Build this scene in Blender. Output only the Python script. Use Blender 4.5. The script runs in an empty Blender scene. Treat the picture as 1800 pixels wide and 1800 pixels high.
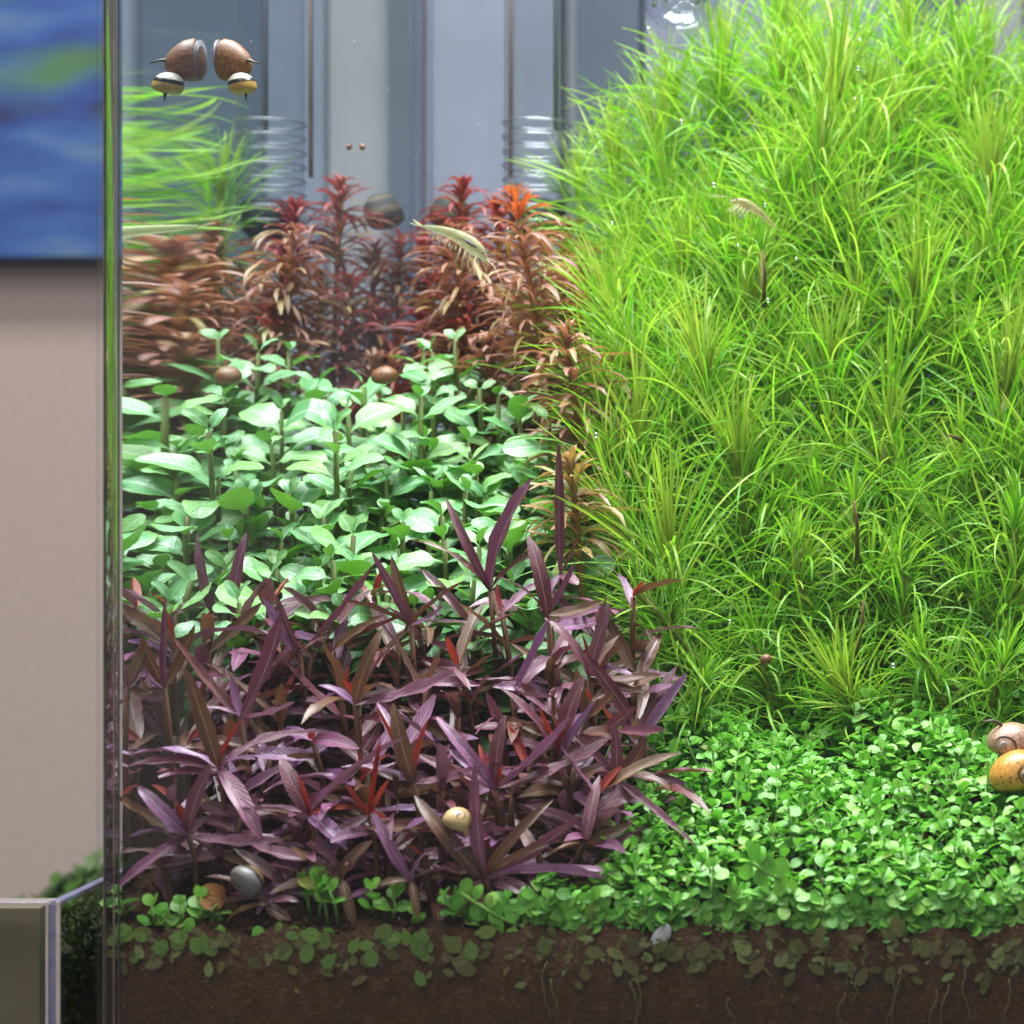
import bpy, math, random
import numpy as np
from mathutils import Vector, Matrix, Euler

sc = bpy.context.scene
C = sc.collection
R = math.radians
rnd = random.Random(7)

# ------------------------------------------------------------------ camera
# true size in metres; the eye is at the origin looking along +Y, lens shifted to the left as in the photograph
cam = bpy.data.cameras.new('camera')
cam_o = bpy.data.objects.new('camera', cam); C.objects.link(cam_o)
cam_o.rotation_euler = (R(90), 0, 0)
cam.sensor_width = 36.0; cam.sensor_height = 36.0; cam.sensor_fit = 'HORIZONTAL'
cam.lens = 72.0
cam.shift_x = (900 - 1650) / 1800.0
cam.shift_y = -(900 - 850) / 1800.0
cam.clip_start = 0.01; cam.clip_end = 50
cam.dof.use_dof = True
cam.dof.focus_distance = 0.70
cam.dof.aperture_fstop = 16.0
sc.camera = cam_o

# ------------------------------------------------------------------ world and lamps
w = bpy.data.worlds.new('World'); sc.world = w; w.use_nodes = True
bg = w.node_tree.nodes['Background']
bg.inputs['Color'].default_value = (0.93, 0.93, 1.0, 1); bg.inputs['Strength'].default_value = 0.28

def area(name, loc, target, sx, sy, power, col):
    l = bpy.data.lights.new(name, 'AREA'); l.shape = 'RECTANGLE'; l.size = sx; l.size_y = sy
    l.energy = power; l.color = col
    o = bpy.data.objects.new(name, l); C.objects.link(o); o.location = loc
    d = Vector(target) - Vector(loc)
    o.rotation_euler = d.to_track_quat('-Z', 'Y').to_euler()
    return o
area('aquarium_led_lamp', (-0.06, 0.74, 0.65), (-0.06, 0.75, 0), 0.56, 0.30, 15.5, (0.93, 0.97, 1.0))
area('front_fill_light', (-0.5, -0.35, 1.75), (-0.12, 0.75, 0.0), 1.2, 0.8, 17.0, (1.0, 0.97, 0.93))  # added unseen fill from behind the camera, lifts the shaded leaf fronts
area('back_room_lamp', (-0.5, 1.35, 1.7), (-0.45, 2.3, 0.0), 1.0, 0.4, 27.0, (1.0, 0.95, 0.91))

sc.view_settings.view_transform = 'Standard'; sc.view_settings.look = 'None'
sc.view_settings.gamma = 1.0; sc.view_settings.exposure = 0.22
sc.render.engine = 'CYCLES'
cy = sc.cycles
cy.max_bounces = 6; cy.diffuse_bounces = 2; cy.glossy_bounces = 3; cy.transmission_bounces = 6; cy.transparent_max_bounces = 24
cy.sample_clamp_indirect = 4.0; cy.caustics_refractive = False
cy.use_denoising = True

# ------------------------------------------------------------------ geometry helpers
def at(px, py, d):
    """point of the place seen at pixel (px,py) of the 1800 px photograph, d metres away in depth"""
    return Vector(((px - 1650) * d / 3600.0, d, (850 - py) * d / 3600.0))

def link(name, me, parent=None, mat=None):
    o = bpy.data.objects.new(name, me); C.objects.link(o)
    if parent is not None: o.parent = parent
    if mat is not None and me is not None and len(me.materials) == 0: me.materials.append(mat)
    return o

def tag(o, label=None, cat=None, group=None, kind=None):
    if label: o['label'] = label
    if cat: o['category'] = cat
    if group: o['group'] = group
    if kind: o['kind'] = kind
    return o

def thing(name, loc, label, cat, group=None):
    o = bpy.data.objects.new(name, None); C.objects.link(o)
    o.empty_display_size = 0.005; o.location = loc
    return tag(o, label, cat, group)

class MB:
    """collects faces of one mesh"""
    def __init__(s): s.v = []; s.f = []; s.uv = []; s.mi = []
    def add(s, verts, faces, uvs=None, mi=0):
        n = len(s.v); s.v += [tuple(p) for p in verts]
        for f in faces:
            s.f.append(tuple(n + i for i in f)); s.mi.append(mi)
            s.uv += [uvs[i] if uvs else (0.5, 0.5) for i in f]
    def box(s, a, b, mi=0):
        x0, y0, z0 = a; x1, y1, z1 = b
        vs = [(x0,y0,z0),(x1,y0,z0),(x1,y1,z0),(x0,y1,z0),(x0,y0,z1),(x1,y0,z1),(x1,y1,z1),(x0,y1,z1)]
        s.add(vs, [(0,3,2,1),(4,5,6,7),(0,1,5,4),(1,2,6,5),(2,3,7,6),(3,0,4,7)], None, mi)
    def tube(s, pts, rads, n=6, cap=True, mi=0):
        pts = [Vector(p) for p in pts]; m = len(pts)
        vs = []; uv = []
        ref = Vector((0.31, 0.2, 0.93)).normalized()
        for i, p in enumerate(pts):
            t = (pts[min(i+1, m-1)] - pts[max(i-1, 0)]).normalized()
            a = t.cross(ref)
            if a.length < 0.05: a = t.cross(Vector((1, 0, 0)))
            a.normalize(); b = t.cross(a)
            for k in range(n):
                q = 2 * math.pi * k / n
                vs.append(p + (a * math.cos(q) + b * math.sin(q)) * rads[i]); uv.append((k / n, i / max(1, m - 1)))
        fs = []
        for i in range(m - 1):
            for k in range(n):
                k2 = (k + 1) % n
                fs.append((i*n+k, i*n+k2, (i+1)*n+k2, (i+1)*n+k))
        if cap:
            fs.append(tuple(range(n))[::-1]); fs.append(tuple((m-1)*n + k for k in range(n)))
        s.add(vs, fs, uv, mi)
    def mesh(s, name, mats=(), smooth=True):
        me = bpy.data.meshes.new(name); me.from_pydata(s.v, [], s.f)
        ul = me.uv_layers.new(name='UVMap')
        ul.data.foreach_set('uv', np.array(s.uv, dtype=np.float32).ravel())
        me.polygons.foreach_set('material_index', s.mi)
        me.polygons.foreach_set('use_smooth', [smooth] * len(s.f))
        for m in mats: me.materials.append(m)
        me.update(); return me

def leaf_geo(mb, M, prof, nv=7, cols=4, arch0=0.0, arch=-0.5, fold=0.25, twist=0.0, width=1.0, ripple=0.0, mi=0, ph=0.0, asp=0.3):
    """adds a leaf of unit length growing along +X (normal +Z), transformed by M; prof gives the width"""
    vs = []; uv = []
    x = z = 0.0
    for i in range(nv + 1):
        v = i / nv
        a = arch0 + arch * v
        if i: x += math.cos(a) / nv; z += math.sin(a) / nv
        wd = prof(v) * width * 0.5
        tw = twist * v
        for c in range(cols + 1):
            u = -1 + 2 * c / cols
            yy = u * wd; zz = abs(u) * wd * fold + ripple * math.sin(v * 17 + u * 2 + ph) * wd * abs(u)
            y2 = yy * math.cos(tw) - zz * math.sin(tw); z2 = (yy * math.sin(tw) + zz * math.cos(tw)) * asp
            p = Vector((x - math.sin(a) * z2, y2, z + math.cos(a) * z2))
            vs.append(M @ p); uv.append((c / cols, v))
    fs = []
    k = cols + 1
    for i in range(nv):
        for c in range(cols):
            q = i * k + c
            fs.append((q, q + k, q + k + 1, q + 1))
    mb.add(vs, fs, uv, mi)

def p_lance(v): return max(0.05, (math.sin(math.pi * v ** 0.78)) ** 0.55) if v < 0.999 else 0.05
def p_blunt(v):
    if v < 0.10: return 0.18 + v
    t = (v - 0.10) / 0.90
    return max(0.05, (math.sin(math.pi * (0.10 + 0.90 * t ** 0.95))) ** 0.48) if v < 0.999 else 0.22
def p_ovate(v):
    if v < 0.24: return 0.12 + 0.14 * (v / 0.24) ** 3
    t = (v - 0.24) / 0.76
    return max(0.10, 0.20 * (1 - t) + (max(0, 1 - (2 * t - 0.98) ** 2)) ** 0.5) if v < 0.999 else 0.28
def p_round(v):
    if v < 0.14: return 0.18
    t = (v - 0.14) / 0.86
    return max(0.2, (max(0, 1 - (2 * t - 0.98) ** 2)) ** 0.48) if v < 0.999 else 0.34
def p_strap(v): return max(0.2, min(1.0, 0.55 + v * 1.6, (1.02 - v) * 5.0))

def frame(d, up, roll=0.0):
    """rotation whose X axis is d and whose Z axis is as near to up as it gets, then rolled about d"""
    d = Vector(d).normalized(); up = Vector(up)
    y = up.cross(d)
    if y.length < 1e-4: y = Vector((0, -1, 0.1)).cross(d)
    y.normalize(); z = d.cross(y)
    m = Matrix((d, y, z)).transposed()
    if roll: m = m @ Matrix.Rotation(roll, 3, 'X')
    return m

def put_leaf(name, me, parent, base, d, L, W, up=(0, 0, 1), roll=0.0):
    o = bpy.data.objects.new(name, me.copy()); C.objects.link(o); o.parent = parent
    o.location = Vector(base) - parent.location
    o.rotation_euler = frame(d, up, roll).to_euler()
    o.scale = (L, W, L)
    return o

# ------------------------------------------------------------------ materials
def nodes(name):
    m = bpy.data.materials.new(name); m.use_nodes = True
    nt = m.node_tree; nt.nodes.clear()
    out = nt.nodes.new('ShaderNodeOutputMaterial')
    return m, nt, out
def N(nt, t, **kw):
    n = nt.nodes.new(t)
    for k, v in kw.items(): setattr(n, k, v)
    return n
def math_n(nt, op, a, b=None, clamp=False):
    n = N(nt, 'ShaderNodeMath', operation=op); n.use_clamp = clamp
    for i, q in enumerate((a, b)):
        if q is None: continue
        if isinstance(q, (int, float)): n.inputs[i].default_value = q
        else: nt.links.new(q, n.inputs[i])
    return n.outputs[0]
def mix_c(nt, fac, a, b, mode='MIX'):
    n = N(nt, 'ShaderNodeMix', data_type='RGBA', blend_type=mode)
    for s, q in ((n.inputs[0], fac), (n.inputs[6], a), (n.inputs[7], b)):
        if isinstance(q, (int, float)): s.default_value = q
        elif isinstance(q, tuple): s.default_value = (*q, 1) if len(q) == 3 else q
        else: nt.links.new(q, s)
    return n.outputs[2]
def ramp(nt, fac, stops, interp='LINEAR'):
    n = N(nt, 'ShaderNodeValToRGB'); cr = n.color_ramp; cr.interpolation = interp
    while len(cr.elements) < len(stops): cr.elements.new(0.5)
    for e, (p, c) in zip(cr.elements, stops): e.position = p; e.color = (*c, 1)
    if not isinstance(fac, (int, float)): nt.links.new(fac, n.inputs[0])
    return n.outputs[0]
def maprange(nt, v, a, b, c=0.0, d=1.0):
    n = N(nt, 'ShaderNodeMapRange'); n.clamp = True
    nt.links.new(v, n.inputs[0])
    for i, q in enumerate((a, b, c, d)): n.inputs[i + 1].default_value = q
    return n.outputs[0]
def principled(nt, base, rough=0.5, spec=0.5, normal=None, **kw):
    p = N(nt, 'ShaderNodeBsdfPrincipled')
    if isinstance(base, tuple): p.inputs['Base Color'].default_value = (*base, 1)
    else: nt.links.new(base, p.inputs['Base Color'])
    if isinstance(rough, (int, float)): p.inputs['Roughness'].default_value = rough
    else: nt.links.new(rough, p.inputs['Roughness'])
    p.inputs['Specular IOR Level'].default_value = spec
    if normal is not None: nt.links.new(normal, p.inputs['Normal'])
    for k, v in kw.items(): p.inputs[k].default_value = v
    return p
def noise(nt, scale, detail=3, coord='Object', rough=0.5, vec=None, dist=0.0):
    tc = N(nt, 'ShaderNodeTexCoord'); n = N(nt, 'ShaderNodeTexNoise')
    n.inputs['Scale'].default_value = scale; n.inputs['Detail'].default_value = detail
    n.inputs['Roughness'].default_value = rough; n.inputs['Distortion'].default_value = dist
    nt.links.new(vec if vec is not None else tc.outputs[coord], n.inputs['Vector'])
    return n.outputs[0]
def bump(nt, h, strength, dist):
    b = N(nt, 'ShaderNodeBump'); b.inputs['Strength'].default_value = strength; b.inputs['Distance'].default_value = dist
    nt.links.new(h, b.inputs['Height']); return b.outputs[0]

def leaf_mat(name, stops, under=None, rib=None, ribw=0.05, rough=0.42, spec=0.5, trans=0.3, nscale=14.0, bstr=0.35,
             mottle=0.3, along=None, edge=None, tint=(1.0, 1.0, 1.0), veins=0.0, coat=0.0, clear=0.0):
    m, nt, out = nodes(name)
    oi = N(nt, 'ShaderNodeObjectInfo'); ge = N(nt, 'ShaderNodeNewGeometry')
    r = math_n(nt, 'FRACT', math_n(nt, 'ADD', oi.outputs['Random'], ge.outputs['Random Per Island']))
    col = ramp(nt, r, stops)
    uv = N(nt, 'ShaderNodeUVMap'); uv.uv_map = 'UVMap'
    sp = N(nt, 'ShaderNodeSeparateXYZ'); nt.links.new(uv.outputs[0], sp.inputs[0])
    au = math_n(nt, 'ABSOLUTE', math_n(nt, 'SUBTRACT', sp.outputs[0], 0.5))
    nz = noise(nt, nscale, 2, 'UV', 0.6)
    f = maprange(nt, nz, 0.3, 0.7, 1 - mottle, 1 + mottle)
    cb = N(nt, 'ShaderNodeCombineColor')
    for i in range(3): nt.links.new(f, cb.inputs[i])
    col = mix_c(nt, 1.0, col, cb.outputs[0], 'MULTIPLY')
    if along:
        g = maprange(nt, sp.outputs[1], along[1], along[2], 1.0, 0.0)
        col = mix_c(nt, math_n(nt, 'MULTIPLY', g, along[3]), col, along[0])
    if edge:
        g = maprange(nt, au, 0.36, 0.5, 0.0, edge[1]); col = mix_c(nt, g, col, edge[0])
    h = nz
    if veins:
        vv = math_n(nt, 'SINE', math_n(nt, 'MULTIPLY', math_n(nt, 'SUBTRACT', sp.outputs[1], math_n(nt, 'MULTIPLY', au, 0.45)), 70.0))
        h = math_n(nt, 'ADD', nz, math_n(nt, 'MULTIPLY', vv, veins))
    if rib:
        g = maprange(nt, au, ribw * 0.4, ribw, 1.0, 0.0)
        fade = maprange(nt, sp.outputs[1], 0.75, 1.0, 1.0, 0.2)
        g = math_n(nt, 'MULTIPLY', g, fade)
        col = mix_c(nt, math_n(nt, 'MULTIPLY', g, 0.8), col, rib)
        h = math_n(nt, 'SUBTRACT', h, math_n(nt, 'MULTIPLY', g, 0.5))
    top = col
    if under:
        ucol = ramp(nt, r, under)
        col = mix_c(nt, ge.outputs['Backfacing'], top, ucol)
    nb = bump(nt, h, bstr, 0.0012)
    p = principled(nt, col, rough, spec, nb)
    if coat: p.inputs['Coat Weight'].default_value = coat; p.inputs['Coat Roughness'].default_value = 0.30
    t = N(nt, 'ShaderNodeBsdfTranslucent'); tc2 = mix_c(nt, 1.0, col, (*tint, 1), 'MULTIPLY')
    nt.links.new(tc2, t.inputs['Color']); nt.links.new(nb, t.inputs['Normal'])
    mx = N(nt, 'ShaderNodeMixShader'); mx.inputs[0].default_value = trans
    nt.links.new(p.outputs[0], mx.inputs[1]); nt.links.new(t.outputs[0], mx.inputs[2])
    last = mx.outputs[0]
    if clear:
        tr = N(nt, 'ShaderNodeBsdfTransparent'); m2 = N(nt, 'ShaderNodeMixShader'); m2.inputs[0].default_value = clear
        nt.links.new(last, m2.inputs[1]); nt.links.new(tr.outputs[0], m2.inputs[2]); last = m2.outputs[0]
    nt.links.new(last, out.inputs[0])
    return m

def plain_mat(name, a, b, scale=8, rough=0.6, spec=0.3, bstr=0.0, coord='Object', lo=0.35, hi=0.65, detail=4):
    m, nt, out = nodes(name)
    nz = noise(nt, scale, detail, coord)
    col = ramp(nt, nz, [(lo, a), (hi, b)])
    nb = bump(nt, nz, bstr, 0.001) if bstr else None
    p = principled(nt, col, rough, spec, nb)
    nt.links.new(p.outputs[0], out.inputs[0]); return m

def thin_glass(name, tint=(0.97, 0.99, 0.98), base=0.035, rough=0.01):
    """clear pane: lets light through, reflects more towards grazing view (Schlick)"""
    m, nt, out = nodes(name)
    lw = N(nt, 'ShaderNodeLayerWeight'); lw.inputs[0].default_value = 0.5
    f = math_n(nt, 'ADD', math_n(nt, 'MULTIPLY', math_n(nt, 'POWER', lw.outputs['Facing'], 5.0), 0.96), base)
    t = N(nt, 'ShaderNodeBsdfTransparent'); t.inputs[0].default_value = (*tint, 1)
    g = N(nt, 'ShaderNodeBsdfGlossy'); g.inputs['Roughness'].default_value = rough
    mx = N(nt, 'ShaderNodeMixShader'); nt.links.new(f, mx.inputs[0])
    nt.links.new(t.outputs[0], mx.inputs[1]); nt.links.new(g.outputs[0], mx.inputs[2]); nt.links.new(mx.outputs[0], out.inputs[0])
    return m
def tir_glass(name, refl=(0.84, 0.90, 0.90, 1)):
    """side pane with water in front and air behind: past the critical angle it mirrors, below it is clear"""
    m, nt, out = nodes(name)
    lw = N(nt, 'ShaderNodeLayerWeight'); lw.inputs[0].default_value = 0.5
    f = maprange(nt, lw.outputs['Facing'], 0.28, 0.36, 0.04, 0.94)
    t = N(nt, 'ShaderNodeBsdfTransparent'); t.inputs[0].default_value = (0.93, 0.97, 0.96, 1)
    nz = noise(nt, 60, 3)
    g = N(nt, 'ShaderNodeBsdfGlossy'); g.inputs['Color'].default_value = refl
    nt.links.new(maprange(nt, nz, 0.3, 0.7, 0.004, 0.02), g.inputs['Roughness'])
    mx = N(nt, 'ShaderNodeMixShader'); nt.links.new(f, mx.inputs[0])
    nt.links.new(t.outputs[0], mx.inputs[1]); nt.links.new(g.outputs[0], mx.inputs[2]); nt.links.new(mx.outputs[0], out.inputs[0])
    return m
def real_glass(name, col, rough=0.0, ior=1.5):
    m, nt, out = nodes(name)
    p = principled(nt, col, rough, 0.5); p.inputs['Transmission Weight'].default_value = 1.0; p.inputs['IOR'].default_value = ior
    nt.links.new(p.outputs[0], out.inputs[0]); return m

M_front = thin_glass('clear_front_glass', base=0.02)
M_back = thin_glass('clear_back_glass', (0.93, 0.965, 0.985), 0.03)
M_side = tir_glass('side_glass_against_water')
M_seam = thin_glass('clear_silicone_seam', (0.72, 0.78, 0.92), 0.10, 0.35)

needle_stops = [(0.0, (0.11, 0.37, 0.018)), (0.3, (0.19, 0.47, 0.025)), (0.6, (0.28, 0.53, 0.045)), (0.85, (0.40, 0.58, 0.09)), (1.0, (0.09, 0.32, 0.018))]
M_needle = leaf_mat('needle_leaf', needle_stops, trans=0.42, rough=0.38, spec=0.45, nscale=6, bstr=0.1, mottle=0.12, tint=(1.0, 1.0, 0.5))
M_crown = leaf_mat('needle_crown_leaf', [(0.0, (0.27, 0.47, 0.04)), (0.5, (0.36, 0.52, 0.06)), (1.0, (0.43, 0.54, 0.09))], trans=0.38, rough=0.38, nscale=6,
                   bstr=0.1, mottle=0.12, along=((0.19, 0.20, 0.03), 0.10, 0.65, 0.6), tint=(1.0, 1.05, 0.6))
M_nstem = plain_mat('olive_brown_stem', (0.10, 0.12, 0.02), (0.20, 0.20, 0.04), 300)
purple_stops = [(0.0, (0.19, 0.022, 0.036)), (0.2, (0.22, 0.036, 0.080)), (0.38, (0.29, 0.070, 0.17)), (0.52, (0.18, 0.032, 0.016)), (0.66, (0.21, 0.052, 0.016)), (0.78, (0.20, 0.032, 0.070)), (0.9, (0.27, 0.055, 0.15)), (1.0, (0.16, 0.018, 0.020))]
purple_under = [(0.0, (0.22, 0.045, 0.04)), (0.4, (0.20, 0.06, 0.09)), (0.7, (0.24, 0.09, 0.03)), (1.0, (0.15, 0.04, 0.05))]
M_purple = leaf_mat('purple_leaf', purple_stops, purple_under, rib=(0.50, 0.34, 0.36), ribw=0.055, rough=0.34, spec=1.0, trans=0.16, nscale=28, bstr=0.7, mottle=0.3, veins=0.14, coat=0.7)
M_purple_br = leaf_mat('brown_purple_leaf', [(0, (0.15, 0.055, 0.024)), (0.5, (0.18, 0.075, 0.022)), (1, (0.13, 0.04, 0.03))], [(0, (0.16, 0.07, 0.03)), (1, (0.2, 0.09, 0.03))], rib=(0.42, 0.28, 0.14),
                       ribw=0.05, rough=0.42, spec=0.5, trans=0.2, nscale=28, bstr=0.5, mottle=0.3, veins=0.14, coat=0.7)
M_purple_pk = leaf_mat('mauve_leaf', [(0, (0.34, 0.085, 0.21)), (0.5, (0.30, 0.10, 0.30)), (1, (0.40, 0.11, 0.20))], [(0, (0.28, 0.10, 0.15)), (1, (0.24, 0.09, 0.12))], rib=(0.60, 0.48, 0.55),
                       ribw=0.06, rough=0.34, spec=1.0, trans=0.16, nscale=28, bstr=0.7, mottle=0.3, veins=0.14, coat=0.7)
M_red = leaf_mat('red_young_leaf', [(0, (0.36, 0.035, 0.03)), (0.5, (0.40, 0.06, 0.02)), (1, (0.30, 0.03, 0.05))], rib=(0.5, 0.16, 0.1), rough=0.38, trans=0.3, nscale=20, bstr=0.3, tint=(1.1, 0.6, 0.4))
M_pstem = plain_mat('red_brown_stem', (0.12, 0.035, 0.02), (0.08, 0.05, 0.02), 200)
broad_stops = [(0.0, (0.13, 0.38, 0.14)), (0.3, (0.19, 0.45, 0.19)), (0.55, (0.26, 0.51, 0.25)), (0.8, (0.28, 0.52, 0.16)), (1.0, (0.11, 0.34, 0.10))]  # whitish sheen of the leaf tops is partly put into these paler greens
broad_under = [(0.0, (0.10, 0.27, 0.03)), (1.0, (0.15, 0.33, 0.05))]
M_broad = leaf_mat('broad_green_leaf', broad_stops, broad_under, rib=(0.48, 0.64, 0.46), ribw=0.07, rough=0.36, spec=0.8, trans=0.28, nscale=9, bstr=0.25, mottle=0.18, edge=((0.26, 0.46, 0.08), 0.6), tint=(0.9, 1.1, 0.5), veins=0.05)
M_bstem = plain_mat('green_brown_stem', (0.10, 0.17, 0.03), (0.12, 0.11, 0.03), 120)
carpet_stops = [(0.0, (0.11, 0.38, 0.035)), (0.3, (0.16, 0.46, 0.045)), (0.6, (0.21, 0.52, 0.06)), (0.82, (0.28, 0.55, 0.07)), (0.97, (0.10, 0.34, 0.03)), (1.0, (0.34, 0.36, 0.06))]
M_carpet = leaf_mat('carpet_leaf', carpet_stops, [(0, (0.13, 0.38, 0.05)), (1, (0.17, 0.42, 0.06))], rib=(0.30, 0.56, 0.16), ribw=0.04, rough=0.33, spec=0.65, trans=0.32, nscale=7, bstr=0.25, mottle=0.15, tint=(0.9, 1.1, 0.5))
M_cstem = plain_mat('pale_green_runner', (0.12, 0.28, 0.04), (0.18, 0.34, 0.06), 200)
rot_stops = [(0.0, (0.34, 0.15, 0.12)), (0.3, (0.42, 0.22, 0.18)), (0.55, (0.28, 0.15, 0.08)), (0.75, (0.34, 0.24, 0.12)), (1.0, (0.38, 0.16, 0.14))]
M_rot = leaf_mat('copper_narrow_leaf', rot_stops, [(0, (0.38, 0.20, 0.16)), (1, (0.32, 0.14, 0.10))], rib=(0.45, 0.24, 0.18), ribw=0.08, rough=0.4, trans=0.3, nscale=8, bstr=0.15, mottle=0.15, tint=(1.1, 0.8, 0.5))
M_rot_red = leaf_mat('crimson_narrow_leaf', [(0, (0.27, 0.050, 0.05)), (0.5, (0.32, 0.085, 0.07)), (1, (0.20, 0.045, 0.055))], rough=0.45, trans=0.3, nscale=8, bstr=0.15, tint=(1.1, 0.6, 0.5))
M_rot_tip = leaf_mat('orange_tip_leaf', [(0, (0.50, 0.11, 0.04)), (0.5, (0.50, 0.20, 0.05)), (1, (0.44, 0.08, 0.05))], rough=0.4, trans=0.3, nscale=8, bstr=0.15, tint=(1.1, 0.7, 0.4))
M_rot_olive = leaf_mat('olive_copper_leaf', [(0, (0.32, 0.24, 0.08)), (0.5, (0.38, 0.20, 0.10)), (1, (0.28, 0.28, 0.08))], rough=0.4, trans=0.3, nscale=8, bstr=0.15, tint=(1.1, 0.9, 0.5))
M_rstem = plain_mat('copper_stem', (0.26, 0.11, 0.03), (0.20, 0.14, 0.03), 200)
M_root = plain_mat('pale_root', (0.11, 0.08, 0.035), (0.17, 0.13, 0.055), 100, 0.7)

# ------------------------------------------------------------------ the setting
X0 = -0.2454          # inner face of the left pane
YF = 0.6030           # inner face of the front pane
YB = 0.9730           # inner face of the back pane
def z_soil(x, y):
    return -0.1325 + 0.33 * min(max(y - YF, 0), 0.22) + 0.0022 * math.sin(x * 90 + y * 40) * min(1, (y - YF) / 0.03) + 0.0012 * math.sin(x * 260 + 1.3) * 1.0

m_wall, nt, out = nodes('painted_wall')
nz = noise(nt, 90, 3)
p = principled(nt, ramp(nt, nz, [(0.3, (0.46, 0.37, 0.335)), (0.7, (0.49, 0.395, 0.36))]), 0.9, 0.2, bump(nt, nz, 0.1, 0.002))
nt.links.new(p.outputs[0], out.inputs[0])
mb = MB(); mb.box((-2.6, 2.30, -1.2), (2.4, 2.36, 1.6))
tag(link('wall', mb.mesh('wall', [m_wall], False)), 'beige painted wall far behind the aquarium', kind='structure')

# soft blue picture on the wall
m_pic, nt, out = nodes('blue_picture_print')
tc = N(nt, 'ShaderNodeTexCoord'); mp = N(nt, 'ShaderNodeMapping'); mp.inputs['Scale'].default_value = (2.2, 1, 7.5); mp.inputs['Location'].default_value = (0.3, 0, 0.55)
nt.links.new(tc.outputs['Object'], mp.inputs[0])
nz = noise(nt, 2.6, 4, vec=mp.outputs[0])
c1 = ramp(nt, nz, [(0.28, (0.035, 0.042, 0.10)), (0.42, (0.045, 0.085, 0.28)), (0.55, (0.06, 0.13, 0.37)), (0.70, (0.13, 0.22, 0.36))])
mp2 = N(nt, 'ShaderNodeMapping'); mp2.inputs['Scale'].default_value = (3.0, 1, 6.0); mp2.inputs['Location'].default_value = (1.1, 0.4, -0.2)
nt.links.new(tc.outputs['Object'], mp2.inputs[0])
n2 = noise(nt, 1.3, 2, vec=mp2.outputs[0])
sx = N(nt, 'ShaderNodeSeparateXYZ'); nt.links.new(tc.outputs['Object'], sx.inputs[0])
gm = math_n(nt, 'MULTIPLY', maprange(nt, n2, 0.46, 0.60), maprange(nt, sx.outputs[2], 0.36, 0.45))
col = mix_c(nt, gm, c1, (0.10, 0.22, 0.06))
p = principled(nt, col, 0.6, 0.3); nt.links.new(p.outputs[0], out.inputs[0])
m_frame = plain_mat('dark_frame', (0.012, 0.014, 0.03), (0.02, 0.022, 0.04), 20)
pic = thing('wall_picture', at(-150, 462, 2.27), 'blurred blue and green picture hanging on the wall at the left', 'picture')
mb = MB(); a = at(-900, 452, 2.262); b = at(560, -500, 2.262)
mb.box((a.x, 2.262, a.z), (b.x, 2.285, b.z)); o = link('print', mb.mesh('print', [m_pic], False), pic); o.location = -pic.location
mb = MB(); mb.box((a.x - 0.01, 2.255, a.z - 0.007), (b.x + 0.01, 2.29, a.z)); o = link('frame_rail', mb.mesh('frame_rail', [m_frame], False), pic); o.location = -pic.location

# tall panels standing behind the tank
scr = thing('panel_partition', at(1400, 2400, 1.9), 'blurred row of tall grey and slate panels behind the aquarium glass', 'partition')
DP = 1.9
cols = {'grey_blue': (0.32, 0.34, 0.43), 'pale': (0.40, 0.395, 0.43), 'slate': (0.125, 0.150, 0.195), 'mauve': (0.31, 0.31, 0.42), 'white': (0.50, 0.49, 0.62), 'warm': (0.40, 0.375, 0.40), 'mid': (0.29, 0.31, 0.385)}
pm = {k: plain_mat('panel_' + k, tuple(c * 0.93 for c in v), tuple(c * 1.06 for c in v), 12, 0.6, 0.3) for k, v in cols.items()}
for i, (p0, p1, k, dz) in enumerate([(560, 742, 'pale', 0.0), (742, 900, 'grey_blue', 0.012), (900, 985, 'mid', 0.0), (985, 1012, 'pale', 0.02), (1012, 1130, 'slate', -0.01), (1130, 1360, 'mauve', 0.0), (1360, 1560, 'grey_blue', 0.01),
                                 (1560, 1690, 'slate', 0.0), (1690, 1800, 'warm', 0.01), (1800, 1905, 'mid', 0.0), (1905, 2000, 'slate', 0.0), (2000, 2120, 'warm', 0.012), (2120, 2230, 'pale', 0.0), (2230, 2420, 'grey_blue', 0.0)]):
    x0 = (p0 - 1650) * DP / 3600 + 0.0015; x1 = (p1 - 1650) * DP / 3600 - 0.0015
    mb = MB(); mb.box((x0, DP + dz, -0.9), (x1, DP + 0.04 + dz, 1.0))
    o = link('panel', mb.mesh('panel', [pm[k]], False), scr); o.location = -scr.location

# soil bed behind the front glass
m_soil, nt, out = nodes('dark_aquarium_soil')
nz = noise(nt, 700, 5); n2 = noise(nt, 55, 3)
tcs = N(nt, 'ShaderNodeTexCoord'); vo = N(nt, 'ShaderNodeTexVoronoi'); vo.inputs['Scale'].default_value = 900; nt.links.new(tcs.outputs['Object'], vo.inputs['Vector'])
c1 = ramp(nt, nz, [(0.30, (0.032, 0.015, 0.007)), (0.55, (0.050, 0.025, 0.012)), (0.74, (0.080, 0.042, 0.021))])
c2 = mix_c(nt, maprange(nt, n2, 0.35, 0.7, 0.0, 0.55), c1, (0.058, 0.029, 0.015))
vs = N(nt, 'ShaderNodeTexVoronoi'); vs.inputs['Scale'].default_value = 230; nt.links.new(tcs.outputs['Object'], vs.inputs['Vector'])
vc = maprange(nt, vo.outputs[1], 0.1, 0.9, 0.55, 1.5); cbv = N(nt, 'ShaderNodeCombineColor'); [nt.links.new(vc, cbv.inputs[i_]) for i_ in range(3)]
c2 = mix_c(nt, 0.5, c2, cbv.outputs[0], 'MULTIPLY')
c3 = mix_c(nt, maprange(nt, vs.outputs[0], 0.03, 0.10, 0.6, 0.0), c2, (0.22, 0.15, 0.10))
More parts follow.
